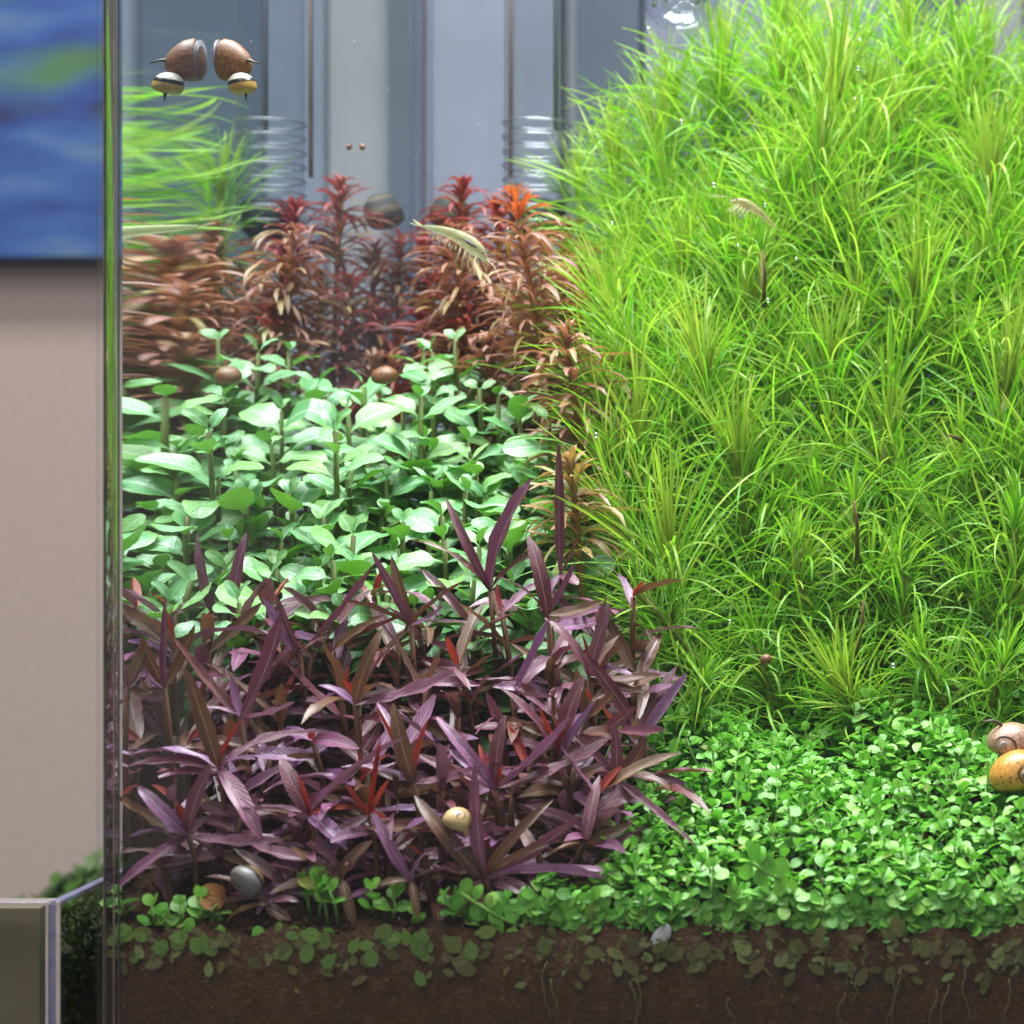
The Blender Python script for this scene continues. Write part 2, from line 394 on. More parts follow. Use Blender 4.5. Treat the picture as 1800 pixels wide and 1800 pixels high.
hh = math_n(nt, 'ADD', vo.outputs[0], math_n(nt, 'MULTIPLY', nz, 0.5))
p = principled(nt, c3, 0.9, 0.12, bump(nt, hh, 0.4, 0.0010)); nt.links.new(p.outputs[0], out.inputs[0])
nx, ny = 110, 90
mb = MB(); vs_ = []; fs_ = []
xs = np.linspace(X0 + 0.0002, 0.075, nx); ys = np.linspace(YF + 0.0006, YB - 0.001, ny)
for j in range(ny):
    for i in range(nx):
        vs_.append((xs[i], ys[j], z_soil(xs[i], ys[j]) + (rnd.uniform(-1, 1) * 0.0009)))
for j in range(ny - 1):
    for i in range(nx - 1):
        q = j * nx + i; fs_.append((q, q + 1, q + nx + 1, q + nx))
nb_ = len(vs_)
for i in range(nx): vs_.append((xs[i], ys[0], -0.19))
for i in range(nx - 1): fs_.append((nb_ + i, nb_ + i + 1, i + 1, i))
mb.add(vs_, fs_)
tag(link('soil', mb.mesh('soil', [m_soil])), 'dark brown aquarium soil seen through the front glass', kind='structure')

# soil granules along the surface near the glass
mb = MB()
for k in range(2600):
    x = rnd.uniform(X0 + 0.002, 0.06); y = YF + 0.0015 + abs(rnd.gauss(0, 0.05)); r = rnd.uniform(0.0006, 0.0015)
    c = Vector((x, y, z_soil(x, y) + r * 0.3))
    vv = [c + Vector(q) * r * rnd.uniform(0.7, 1.2) for q in ((1,0,0),(-1,0,0),(0,1,0),(0,-1,0),(0,0,1),(0,0,-1))]
    mb.add(vv, [(0,2,4),(2,1,4),(1,3,4),(3,0,4),(2,0,5),(1,2,5),(3,1,5),(0,3,5)])
tag(link('soil_granules', mb.mesh('soil_granules', [m_soil])), 'loose dark soil granules on top of the soil bed', 'soil', kind='stuff')

# ------------------------------------------------------------------ the aquarium
ZT = 0.30; ZB = -0.185
tank = thing('aquarium', (X0, YF, ZB), 'large clear glass aquarium holding all the plants', 'aquarium')
def tank_part(name, mb, mats, smooth=False):
    o = link(name, mb.mesh(name, mats, smooth), tank); o.location = -tank.location; return o
mb = MB(); mb.box((-0.2462, YF - 0.0050, ZB), (0.09, YF - 0.0015, ZT)); tank_part('front_pane', mb, [M_front])
mb = MB(); mb.box((X0 + 0.004, YB, ZB), (0.09, YB + 0.004, ZT)); tank_part('back_pane', mb, [M_back])
# left pane: a rounded polished front edge, then an inner face that bulges slightly towards the water near the corner,
# which draws the reflections out sideways
y0 = YF + 0.0075
n = 60
yy = [y0 + (YB - y0) * (i / n) ** 1.6 for i in range(n + 1)]
xx = [0.0] * (n + 1)
for i in range(n - 1, -1, -1):
    ym = 0.5 * (yy[i] + yy[i + 1]); s_ = max(0.0, 1 - (ym - y0) / 0.085)
    xx[i] = xx[i + 1] + math.tan(R(2.9) * s_ ** 1.1) * (yy[i + 1] - yy[i])
def sheet(curve, nzl=30):
    vsl = [(x, y, ZB + (ZT - ZB) * k / nzl) for (x, y) in curve for k in range(nzl + 1)]; fsl = []
    for i in range(len(curve) - 1):
        for k in range(nzl):
            q = i * (nzl + 1) + k; fsl.append((q, q + nzl + 1, q + nzl + 2, q + 1))
    return vsl, fsl
mb = MB(); mb.add(*sheet([(X0 + xx[i], yy[i]) for i in range(n + 1)])); tank_part('left_pane', mb, [M_side], True)
cv = []; x = X0 + xx[0]; y = y0; m_ = 16
for i in range(m_ + 1):
    cv.append((x, y)); t = R(24 - 20 * i / m_); x -= math.sin(t) * 0.0076 / m_; y -= math.cos(t) * 0.0076 / m_
mb = MB(); mb.add(*sheet(cv[::-1])); tank_part('rounded_front_edge', mb, [tir_glass('rounded_edge_glass', (0.50, 0.54, 0.53, 1))], True)
xa = cv[-1][0]
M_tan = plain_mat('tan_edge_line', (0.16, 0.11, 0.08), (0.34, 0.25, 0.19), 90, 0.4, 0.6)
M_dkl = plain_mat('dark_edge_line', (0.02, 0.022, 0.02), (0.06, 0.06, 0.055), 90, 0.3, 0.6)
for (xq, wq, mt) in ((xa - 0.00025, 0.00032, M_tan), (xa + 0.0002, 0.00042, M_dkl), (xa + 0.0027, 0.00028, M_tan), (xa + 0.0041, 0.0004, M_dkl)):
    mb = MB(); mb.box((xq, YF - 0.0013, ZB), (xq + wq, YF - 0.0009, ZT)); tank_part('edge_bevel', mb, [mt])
# back corner seam
for (p0, p1) in ((738, 743), (756, 762)):
    mb = MB(); x0 = (p0 - 1650) * 0.972 / 3600; x1 = (p1 - 1650) * 0.972 / 3600
    mb.box((x0, 0.9705, ZB), (x1, 0.9725, ZT)); tank_part('silicone_seam', mb, [M_seam])

# ------------------------------------------------------------------ small glass tank at the lower left
M_olive = plain_mat('murky_olive_water', (0.27, 0.24, 0.175), (0.38, 0.34, 0.26), 22, 0.5, 0.4)
M_edge2 = plain_mat('ground_glass_edge', (0.16, 0.15, 0.26), (0.24, 0.22, 0.34), 160, 0.25, 0.8)
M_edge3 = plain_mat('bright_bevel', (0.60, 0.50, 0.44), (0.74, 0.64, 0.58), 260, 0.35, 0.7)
M_moss = leaf_mat('dark_moss_leaf', [(0, (0.02, 0.06, 0.008)), (0.6, (0.045, 0.11, 0.015)), (1, (0.07, 0.14, 0.02))], rough=0.5, trans=0.2, nscale=8, bstr=0.1)
YN = 0.585
pn = at(103, 1585, YN)
nano = thing('nano_tank', (pn.x - 0.1, YN, -0.19), 'small rimless glass tank with murky olive contents at lower left', 'aquarium')
def nano_part(name, mb, mats, smooth=False):
    o = link(name, mb.mesh(name, mats, smooth), nano); o.location = -nano.location; return o
xr = pn.x; zt = pn.z; th = 0.0033
mb = MB(); mb.box((xr - 0.12, YN, -0.19), (xr - th, YN + th, zt - 0.0012)); nano_part('front_pane', mb, [thin_glass('nano_glass', (0.80, 0.80, 0.72), 0.04)])
mb = MB(); mb.box((xr - 0.0026, YN + 0.002, -0.19), (xr - 0.0004, YN + 0.14, zt - 0.0016)); nano_part('right_pane', mb, [bpy.data.materials['nano_glass']])
mb = MB(); mb.box((xr - 0.0030, YN + 0.0005, -0.19), (xr - 0.0006, YN + 0.0015, zt - 0.0008)); nano_part('corner_edge', mb, [M_edge2])
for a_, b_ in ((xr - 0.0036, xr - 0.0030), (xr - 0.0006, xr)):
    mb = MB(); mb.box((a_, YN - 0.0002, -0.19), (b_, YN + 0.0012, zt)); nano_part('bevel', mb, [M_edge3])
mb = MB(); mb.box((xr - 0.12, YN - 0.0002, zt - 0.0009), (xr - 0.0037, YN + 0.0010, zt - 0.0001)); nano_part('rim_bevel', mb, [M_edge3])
mb = MB(); mb.box((xr - 0.12, YN + 0.0012, zt - 0.0010), (xr - 0.0040, YN + 0.0034, zt - 0.0002)); nano_part('rim', mb, [M_edge2])
mb = MB(); mb.box((xr - 0.0030, YN + 0.0016, zt - 0.0012), (xr - 0.0002, YN + 0.14, zt - 0.0002)); nano_part('side_rim', mb, [M_edge2])
mb = MB(); mb.box((xr - 0.12, YN + 0.008, -0.19), (xr - 0.009, YN + 0.022, zt - 0.0035)); nano_part('murky_water', mb, [M_olive])
mb = MB(); mb.box((xr - 0.12, YN + 0.0225, -0.19), (xr - 0.0065, YN + 0.085, zt - 0.020)); nano_part('dark_substrate', mb, [plain_mat('dark_green_substrate', (0.012, 0.022, 0.008), (0.03, 0.045, 0.015), 60, 0.6, 0.3)])
moss = MB()
for k in range(700):
    c = Vector((xr - 0.0035 - abs(rnd.gauss(0, 0.0015)), YN + rnd.uniform(0.009, 0.06), zt - 0.004 - abs(rnd.gauss(0, 0.02))))
    d = Vector((rnd.uniform(-0.2, 0.6), rnd.uniform(-1, 1), rnd.uniform(-1, 1)))
    leaf_geo(moss, Matrix.Translation(c) @ frame(d, (rnd.uniform(-1, 1), rnd.uniform(-1, 1), 1)).to_4x4() @ Matrix.Diagonal((0.003, 0.0012, 0.003, 1)), p_lance, 3, 2)
o = tag(nano_part('moss', moss, [M_moss], True), kind='stuff')
# far green clump behind the small tank
clump = MB()
for k in range(900):
    t = rnd.random(); px = rnd.uniform(20, 330)
    top = 1600 - 66 * min(1, max(0, (px - 30) / 110.0)) + 8 * math.sin(px * 0.11)
    c = at(px, rnd.uniform(top, 1720), 1.40 + rnd.uniform(-0.02, 0.03))
    d = Vector((rnd.uniform(-1, 1), rnd.uniform(-1, 1), rnd.uniform(-0.4, 1)))
    leaf_geo(clump, Matrix.Translation(c) @ frame(d, (rnd.uniform(-1, 1), rnd.uniform(-1, 0), 1)).to_4x4() @ Matrix.Diagonal((0.018, 0.0085, 0.018, 1)), p_lance, 3, 2)
fp = thing('low_green_plant', at(120, 1720, 1.40), 'out-of-focus dark green plant behind the small glass tank', 'plant')
o = link('foliage', clump.mesh('foliage', [M_moss]), fp); o.location = -fp.location; tag(o, kind='stuff')

# ------------------------------------------------------------------ filter pipe and glass outlet at the back
M_pipe = thin_glass('clear_pipe_glass', (0.93, 0.94, 0.96), 0.05, 0.05)
M_ring = thin_glass('clear_slot_bar', (0.80, 0.82, 0.86), 0.22, 0.25)
M_dark = plain_mat('black_rubber', (0.012, 0.012, 0.014), (0.02, 0.02, 0.022), 60, 0.5, 0.4)
pc = at(945, 420, 0.94); pr = 0.0150
pipe = thing('filter_intake', pc, 'clear upright filter intake pipe with slotted strainer near the back glass', 'filter pipe')
mb = MB(); mb.tube([(0, 0, 0.0), (0, 0, 0.25)], [pr, pr], 32, False); link('tube', mb.mesh('tube', [M_pipe]), pipe)
for k in range(8):
    z = (850 - (218 + 25 * k)) * 0.94 / 3600 - pc.z
    mb = MB(); pts = [(pr * 1.03 * math.cos(2 * math.pi * q / 28), pr * 1.03 * math.sin(2 * math.pi * q / 28), z) for q in range(29)]
    mb.tube(pts, [0.00075] * 29, 5, False); link('strainer_ring', mb.mesh('strainer_ring', [M_ring]), pipe)
mb = MB(); mb.tube([(0, 0, 0.0), (0, 0, 0.004), (0, 0, 0.016), (0, 0, 0.018)], [pr * 0.6, pr * 0.86, pr * 0.86, pr * 0.5], 24); link('end_cap', mb.mesh('end_cap', [M_dark]), pipe)
for (p_, m_) in ((888, plain_mat('tan_tube', (0.26, 0.20, 0.18), (0.30, 0.23, 0.20), 40)), (968, plain_mat('slate_tube', (0.16, 0.17, 0.22), (0.19, 0.20, 0.25), 40))):
    mb = MB(); x = (p_ - 945) * 0.94 / 3600; mb.tube([(x, 0.012, 0.052 if p_ > 900 else 0.03), (x, 0.012, 0.25)], [0.0011, 0.0011], 10); link('air_hose', mb.mesh('air_hose', [m_]), pipe)
bc = at(1196, -12, 0.90)
bulb = thing('glass_outlet', bc, 'clear glass outlet bulb hanging above the needle mound', 'glass outlet')
mb = MB(); rr = 0.0172; prof_ = [(rr * math.sin(R(a)), -rr * math.cos(R(a))) for a in range(8, 151, 8)]
vv = []; ff = []
for i, (r_, z_) in enumerate(prof_):
    for q in range(28): vv.append((r_ * math.cos(2*math.pi*q/28), r_ * math.sin(2*math.pi*q/28), z_))
for i in range(len(prof_) - 1):
    for q in range(28): ff.append((i*28+q, i*28+(q+1)%28, (i+1)*28+(q+1)%28, (i+1)*28+q))
mb.add(vv, ff); link('bulb', mb.mesh('bulb', [thin_glass('bulb_glass', (0.90, 0.92, 0.97), 0.08, 0.03)]), bulb)
mb = MB(); pts = [(0.011 * math.cos(2*math.pi*q/26), 0.011 * math.sin(2*math.pi*q/26) - 0.003, -0.004 + 0.0022*math.sin(q*1.3)) for q in range(27)]
mb.tube(pts, [0.0011] * 27, 8, False); link('inner_coil', mb.mesh('inner_coil', [real_glass('coil_glass', (0.9, 0.9, 0.95))]), bulb)
mb = MB(); mb.tube([(0, 0, 0.014), (0, 0.002, 0.05), (0, 0.004, 0.16)], [0.006, 0.006, 0.006], 16, False); link('stem_pipe', mb.mesh('stem_pipe', [M_pipe]), bulb)

ORD = ['first', 'second', 'third', 'fourth', 'fifth', 'sixth', 'seventh', 'eighth', 'ninth', 'tenth', 'eleventh', 'twelfth', 'thirteenth', 'fourteenth', 'fifteenth', 'sixteenth', 'seventeenth', 'eighteenth']
def stem(parent, pts, r0, r1, mat, name='stem', n=6):
    mb = MB(); k = len(pts)
    mb.tube([Vector(p) - parent.location for p in pts], [r0 + (r1 - r0) * i / (k - 1) for i in range(k)], n)
    return link(name, mb.mesh(name, [mat]), parent)
def bezier(a, b, c, n):
    return [(Vector(a) * (1-t)**2 + Vector(b) * 2*t*(1-t) + Vector(c) * t*t) for t in [i / (n-1) for i in range(n)]]

# ------------------------------------------------------------------ needle-leaved mound
def whorl_mesh(name, elev, n, L, seed, mat, W=0.00076, jit=18, droop=(-1.5, 0.1), hook=0.14):
    r = random.Random(seed); mb = MB()
    for k in range(n):
        az = 2 * math.pi * (k + r.uniform(-0.35, 0.35)) / n
        el = R(elev + r.uniform(-jit, jit)); l = L * r.uniform(0.6, 1.2)
        ar = r.uniform(*droop)
        if r.random() < hook: ar = r.choice([-2.8, 1.4, -2.2])
        Mx = Matrix.Translation((0.0011 * math.cos(az), 0.0011 * math.sin(az), r.uniform(-0.0015, 0.0015))) @ Matrix.Rotation(az + r.uniform(-0.3, 0.3), 4, 'Z') @ Matrix.Rotation(-el, 4, 'Y') @ Matrix.Rotation(r.uniform(-0.8, 0.8), 4, 'X') @ Matrix.Diagonal((l, W * r.uniform(0.8, 1.25), l, 1))
        leaf_geo(mb, Mx, p_strap, 7, 2, r.uniform(0.0, 0.35), ar, 0.45, r.uniform(-1.4, 1.4), asp=W / l)
    return mb.mesh(name, [mat])
ELEV = [70, 56, 42, 28, 14, 0]
WH = [[whorl_mesh('needle_whorl', e, 16, [0.036, 0.044, 0.050, 0.050, 0.046, 0.040][i], 100 + i * 10 + k, M_crown if i < 1 else M_needle, droop=[(-0.9, 0.1), (-1.2, 0.0), (-1.4, -0.1), (-1.5, -0.1), (-1.7, 0.0), (-1.9, 0.2)][i]) for k in range(4)] for i, e in enumerate(ELEV)]
SH = [[whorl_mesh('needle_whorl', e, 12, [0.028, 0.036, 0.042, 0.043, 0.040, 0.034][i], 300 + i * 10 + k, M_needle, W=0.00092, droop=(-2.5, 0.3), hook=0.36) for k in range(3)] for i, e in enumerate(ELEV)]
TUFT = [whorl_mesh('crown_tuft', 77, 26, 0.034, 200 + k, M_crown, 0.0008, 14, (-0.9, 0.2), 0.02) for k in range(4)]
TUFTF = [whorl_mesh('crown_tuft', 62, 16, 0.032, 270 + k, M_needle if k else M_crown, 0.00085, 22, (-1.6, 0.3), 0.08) for k in range(4)]
TUFTG = [whorl_mesh('crown_tuft', 76, 20, 0.022, 240 + k, M_needle, 0.0009, 18, (-1.2, 0.3), 0.08) for k in range(3)]
def needle_plant(crown, label, size=1.0, short=False, lean=None, nw=11, gap=0.0062, group='needle-leaved stem plants in the green mound', bare=False, hero=False):
    crown = Vector(crown)
    lx, ly = lean if lean else (rnd.uniform(-0.012, 0.012), rnd.uniform(-0.004, 0.014)) if hero else (rnd.uniform(-0.030, 0.034), rnd.uniform(-0.004, 0.030))
    bx = crown.x + lx; by = min(max(crown.y + ly, YF + 0.02), YB - 0.02); bz = z_soil(bx, by) - 0.002
    if bz > crown.z - 0.02: bz = crown.z - 0.02
    base = Vector((bx, by, bz))
    t = thing('needle_leaf_plant', base, label, 'plant', group)
    pts = bezier(base, (bx * 0.7 + crown.x * 0.3, by * 0.7 + crown.y * 0.3, (bz + crown.z) / 2), crown, 8)
    stem(t, pts, 0.0016, 0.0012, M_nstem)
    dirn = (pts[-1] - pts[-2]).normalized()
    H = (crown - base).length
    Rot = Vector((0, 0, 1)).rotation_difference(dirn).to_matrix()
    o = bpy.data.objects.new('crown_tuft', rnd.choice(TUFTG if short else (TUFT if hero else TUFTF)).copy()); C.objects.link(o); o.parent = t; o.location = crown - base
    o.rotation_euler = (Rot @ Matrix.Rotation(rnd.uniform(0, 6.28), 3, 'Z')).to_euler(); s = size * rnd.uniform(0.9, 1.15); o.scale = (s, s, s)
    for k in range(nw):
        dd = (k + 0.35) * gap * size
        if dd > H - 0.004: break
        f = 1 - dd / H
        q = min(int(f * 7), 6); pp = pts[q].lerp(pts[q + 1], f * 7 - q) if q < 7 else pts[-1]
        ei = min(5, [0, 1, 1, 2, 3, 3, 4, 4, 5, 5, 5, 5, 5, 5, 5][k])
        if bare and 2 <= k <= 5: continue
        me = rnd.choice((SH if short else WH)[ei])
        o = bpy.data.objects.new('needle_whorl', me.copy()); C.objects.link(o); o.parent = t; o.location = pp - base
        o.rotation_euler = (Rot @ Matrix.Rotation(rnd.uniform(0, 6.28), 3, 'Z')).to_euler()
        s = size * rnd.uniform(0.85, 1.15); o.scale = (s, s, s)
    return t
HERO_N = [  # px, py of the crown, depth, size, short, label
    (1470, 165, 0.875, 1.15, 0, 'tallest yellow-green needle plant with brownish upright crown at the mound top'),
    (1440, 285, 0.850, 1.1, 0, 'needle plant with dense yellow-green brush just below the mound top'),
    (1572, 230, 0.880, 1.0, 0, 'needle plant with brownish crown right of the tallest one'),
    (1735, 110, 0.930, 1.0, 0, 'dark green closed brush of needles at the top right corner'),
    (1270, 130, 0.925, 1.0, 0, 'soft needle plant at the upper left of the mound under the outlet'),
    (1395, 55, 0.950, 0.9, 0, 'shadowed dark green needle plant behind the tallest crown'),
    (1338, 445, 0.815, 0.8, 1, 'needle plant with bare brown stem right below the small shrimp'),
    (1610, 520, 0.820, 1.1, 0, 'needle plant with broad yellow brush right of the bare brown stem'),
    (1505, 430, 0.835, 1.0, 0, 'needle plant with pale wide-spread leaves in the middle of the mound'),
    (1740, 330, 0.850, 1.05, 0, 'needle plant with pale brush near the right edge, upper mound'),
    (1240, 665, 0.790, 1.05, 0, 'yellowish needle plant on the left flank beside the copper plants'),
    (1460, 645, 0.800, 1.0, 0, 'needle plant with thin yellow-green crown at mid mound'),
    (1556, 770, 0.780, 0.8, 0, 'short needle plant with narrow yellow crown below mid mound'),
    (1768, 690, 0.785, 1.1, 0, 'needle plant with large brownish-yellow brush at right edge'),
    (1180, 985, 0.725, 1.1, 0, 'needle plant with visible straight stem at the lower left of the mound'),
    (1400, 965, 0.740, 0.9, 1, 'dark green needle plant in the lower middle of the mound'),
    (1500, 900, 0.755, 0.9, 1, 'needle plant with curled strap leaves above the carpet centre'),
    (1585, 1010, 0.735, 0.9, 1, 'dark crowned needle plant at lower right of the mound'),
    (1785, 930, 0.745, 1.0, 1, 'needle plant with curling leaves at the lower right edge'),
    (1490, 1225, 0.712, 0.95, 0, 'fine upright needle brush standing directly on the carpet edge'),
    (1235, 1205, 0.700, 0.8, 1, 'small needle rosette with reddish base beside the purple plants'),
    (1620, 1150, 0.715, 0.85, 1, 'low needle plant right of the upright brush at the carpet edge'),
    (1765, 1165, 0.715, 0.9, 1, 'low needle plant above the two snails at the right edge'),
    (1085, 330, 0.920, 1.0, 0, 'out-of-focus needle plant at the far left back of the mound'),
    (1020, 345, 0.935, 0.85, 0, 'blurred leftmost needle plant in front of the filter pipe'),
    (1160, 250, 0.905, 1.05, 0, 'needle plant leaning left on the upper left flank'),
    (1200, 480, 0.850, 1.0, 0, 'needle plant with arching pale leaves on the left shoulder'),
    (1115, 470, 0.870, 0.9, 0, 'needle plant with thin arching leaves behind the copper plant'),
    (1120, 800, 0.770, 1.0, 0, 'needle plant spraying long thin leaves over the copper tips'),
    (1330, 1130, 0.722, 0.8, 1, 'short needle plant with dark centre above the carpet left part'),
    (1300, 830, 0.765, 1.0, 0, 'needle plant with long stiff leaves above the straight-stemmed one'),
]
LEFT_N = [(1085, 575, 0.810, 0.95, 'needle plant leaning out left over the pinkish copper plant'), (1062, 700, 0.785, 0.95, 'needle plant leaning far left at mid height of the mound'), (1068, 830, 0.760, 0.95, 'needle plant leaning left above the purple blades'),
          (1090, 920, 0.742, 0.9, 'needle plant leaning left beside the dark upright purple plant'), (1120, 640, 0.800, 1.0, 'needle plant on the left flank behind the leaning ones'), (1130, 1050, 0.715, 0.8, 'low needle plant leaning left over the purple patch edge')]
hero_pos = []
for (px, py, d, s, sh, lab) in HERO_N:
    c = at(px, py, d); hero_pos.append(c)
    needle_plant(c, lab, s, bool(sh), nw=12, bare=(px == 1338), hero=True)
for (px, py, d, s_, lab) in LEFT_N:
    c = at(px, py, d); hero_pos.append(c); needle_plant(c, lab, s_, False, lean=(0.034, 0.012), nw=11)
rows_n = [0.725, 0.745, 0.765, 0.785, 0.805, 0.825, 0.845, 0.865, 0.885, 0.905, 0.925]
for ri, y in enumerate(rows_n):
    xl = (1085 - 1650) * y / 3600 + (0.012 if ri < 3 else 0.0); xr_ = (1880 - 1650) * y / 3600
    n = int((xr_ - xl) / 0.0205); row = []
    for i in range(n + 1):
        x = xl + (xr_ - xl) * (i + rnd.uniform(-0.3, 0.3)) / n; yy_ = y + rnd.uniform(-0.007, 0.007)
        z = -0.072 + (yy_ - 0.725) * 1.36 + rnd.uniform(-0.009, 0.009)
        edge = max(0, 1 - (x - xl) / 0.045); z -= 0.026 * edge
        px_ = 1650 + x * 3600 / yy_
        # the top of the mound dips towards the right
        if yy_ > 0.86: z -= 0.028 * max(0, min(1, abs(px_ - 1490) / 260.0 - 0.45))
        c = Vector((x, yy_, z))
        if any((c - h).length < 0.013 for h in hero_pos): continue
        row.append(c)
    row.sort(key=lambda c: c.x)
    for i, c in enumerate(row):
        needle_plant(c, '%s needle plant from the left in the %s row of the green mound' % (ORD[i], ORD[ri]), rnd.uniform(0.85, 1.08), short=(ri < 3 and rnd.random() < 0.75), nw=8 if ri < 2 else 9)

# ------------------------------------------------------------------ broad-leaved green plants
r_ = random.Random(3)
def lmesh(name, mat, prof, width, variants, nv=7, cols=4, asp=0.3):
    L = []
    for (a0, ar, fo, tw, ri) in variants:
        mb = MB(); leaf_geo(mb, Matrix.Identity(4), prof, nv, cols, a0, ar, fo, tw, width, ri, 0, r_.uniform(0, 6), asp)
        L.append(mb.mesh(name, [mat]))
    return L
LV_broad = lmesh('leaf', M_broad, p_ovate, 1.0, [(0.5, -0.9, 0.16, 0.0, 0.05), (0.6, -1.1, 0.2, 0.2, 0.08), (0.3, -0.5, 0.10, -0.2, 0.05), (0.55, -1.3, 0.08, 0.3, 0.1), (0.6, -0.7, 0.25, 0.0, 0.06)], nv=10, asp=0.5)
def broad_plant(base, crown, label, size=1.0, pairs=8):
    t = thing('broad_leaf_plant', base, label, 'plant', 'broad-leaved green plants in the middle patch')
    mid = (Vector(base) * 0.6 + Vector(crown) * 0.4) + Vector((rnd.uniform(-0.004, 0.004), rnd.uniform(-0.004, 0.004), 0.01))
    pts = bezier(base, mid, crown, 7); stem(t, pts, 0.0013, 0.0009, M_bstem)
    az = rnd.uniform(0, math.pi); H = (Vector(crown) - Vector(base)).length
    for k in range(pairs):
        f = 1 - (k * 0.0085 * size) / H
        if f < 0.25: break
        q = min(int(f * 6), 5); pp = pts[q].lerp(pts[q + 1], f * 6 - q)
        if k == 0:
            el, L, W = R(rnd.uniform(25, 60)), rnd.uniform(0.006, 0.012) * size, 0.0042 * size
        else:
            el = R(rnd.uniform(-4, 40) - k * 2); L = size * rnd.uniform(0.0150, 0.0222) * (1.0 if k < 4 else 0.9); W = L * rnd.uniform(0.44, 0.62)
        for sgn in (0, math.pi):
            a = az + sgn + rnd.uniform(-0.25, 0.25)
            d = Vector((math.cos(a) * math.cos(el), math.sin(a) * math.cos(el), math.sin(el)))
            put_leaf('leaf', rnd.choice(LV_broad), t, pp, d, L, W, up=(rnd.uniform(-0.3, 0.3), -0.45 + rnd.uniform(-0.3, 0.3), 1), roll=rnd.uniform(-0.3, 0.3))
        az += math.pi / 2 + rnd.uniform(-0.3, 0.3)
    return t
def broad_z(y): return -0.046 + (y - 0.70) * 0.66 - max(0, y - 0.80) * 0.25
ri = 0
for y in [0.699, 0.711, 0.723, 0.735, 0.747, 0.760, 0.773, 0.787, 0.802, 0.818, 0.836, 0.855]:
    xl = X0 + 0.010; pr_ = 985 if y < 0.80 else 900
    xr_ = (pr_ - 1650) * y / 3600; n = max(2, int((xr_ - xl) / 0.0140)); row = []
    for i in range(n + 1):
        x = xl + (xr_ - xl) * (i + rnd.uniform(-0.28, 0.28)) / n; x = max(x, X0 + 0.008); yy_ = y + rnd.uniform(-0.008, 0.008)
        row.append(Vector((x, yy_, broad_z(yy_) + rnd.uniform(-0.012, 0.010) + (0.016 * math.exp(-((1650 + x * 3600 / yy_ - 790) / 130.0) ** 2) - 0.006) * max(0, min(1, (yy_ - 0.76) / 0.06)))))
    row.sort(key=lambda c: c.x)
    for i, c in enumerate(row):
        b = Vector((c.x + rnd.uniform(-0.006, 0.006), c.y + rnd.uniform(-0.003, 0.006), 0)); b.z = z_soil(b.x, b.y) - 0.001
        broad_plant(b, c, '%s broad-leaved plant from the side glass in the %s row of the green patch' % (ORD[i], ORD[ri]), rnd.uniform(0.88, 1.12))
    ri += 1
for (px, py, d, lab) in [(800, 600, 0.835, 'tall broad-leaved plant standing up into the copper plants behind'), (450, 595, 0.80, 'tall broad-leaved plant with round leaf near the side glass reflection'),
                    (740, 700, 0.79, 'broad-leaved plant with one large upright oval leaf in the patch middle'), (965, 745, 0.765, 'broad-leaved plant with grey-green leaf beside the copper tips'),
                    (590, 760, 0.755, 'broad-leaved plant with arching yellow-green leaf on a brown stem'), (585, 985, 0.69, 'broad-leaved plant with pale leaves right above the purple patch'),
                    (420, 1060, 0.685, 'small broad-leaved plant with round leaf among purple leaf tips'), (600, 1070, 0.68, 'glossy broad-leaved plant pushing through the purple leaves')]:
    c = at(px, py, d); b = Vector((c.x, c.y + 0.004, 0)); b.z = z_soil(b.x, b.y)
    broad_plant(b, c, lab, 1.02 if py < 900 else 0.82, 6)

# ------------------------------------------------------------------ purple plants in front
VAR = [(0.30, -0.5, 0.30, 0.1, 0.10), (0.45, -1.0, 0.25, -0.2, 0.12), (0.1, 0.25, 0.30, 0.2, 0.10), (0.25, -0.2, 0.40, 0.0, 0.14), (0.5, -1.4, 0.2, 0.35, 0.12), (-0.1, 0.5, 0.35, -0.3, 0.10)]
VARH = [(0.45, -0.8, 0.30, 0.25, 0.12), (0.30, -0.45, 0.35, -0.3, 0.14), (0.6, -1.25, 0.22, 0.2, 0.12), (-0.25, 0.55, 0.30, 0.3, 0.12)]
LP = {'p': lmesh('leaf', M_purple, p_lance, 1.0, VAR) + lmesh('leaf', M_purple, p_blunt, 1.0, VAR[:4]), 'b': lmesh('leaf', M_purple_br, p_lance, 1.0, VAR[:4]),
      'k': lmesh('leaf', M_purple_pk, p_blunt, 1.0, VAR[:4]) + lmesh('leaf', M_purple_pk, p_lance, 1.0, VAR[:2]), 'r': lmesh('leaf', M_red, p_lance, 1.0, [(0.1, 0.1, 0.5, 0.2, 0.05), (0.2, -0.4, 0.5, 0.0, 0.05), (0.0, 0.4, 0.6, 0.3, 0.05)])}
LPH = {'p': lmesh('leaf', M_purple, p_lance, 1.0, VARH, 9) + lmesh('leaf', M_purple, p_blunt, 1.0, VARH, 9), 'b': lmesh('leaf', M_purple_br, p_lance, 1.0, VARH, 9), 'k': lmesh('leaf', M_purple_pk, p_blunt, 1.0, VARH, 9) + lmesh('leaf', M_purple_pk, p_lance, 1.0, VARH, 9), 'r': LP['r']}
PG = 'purple lance-leaved plants in the front left patch'
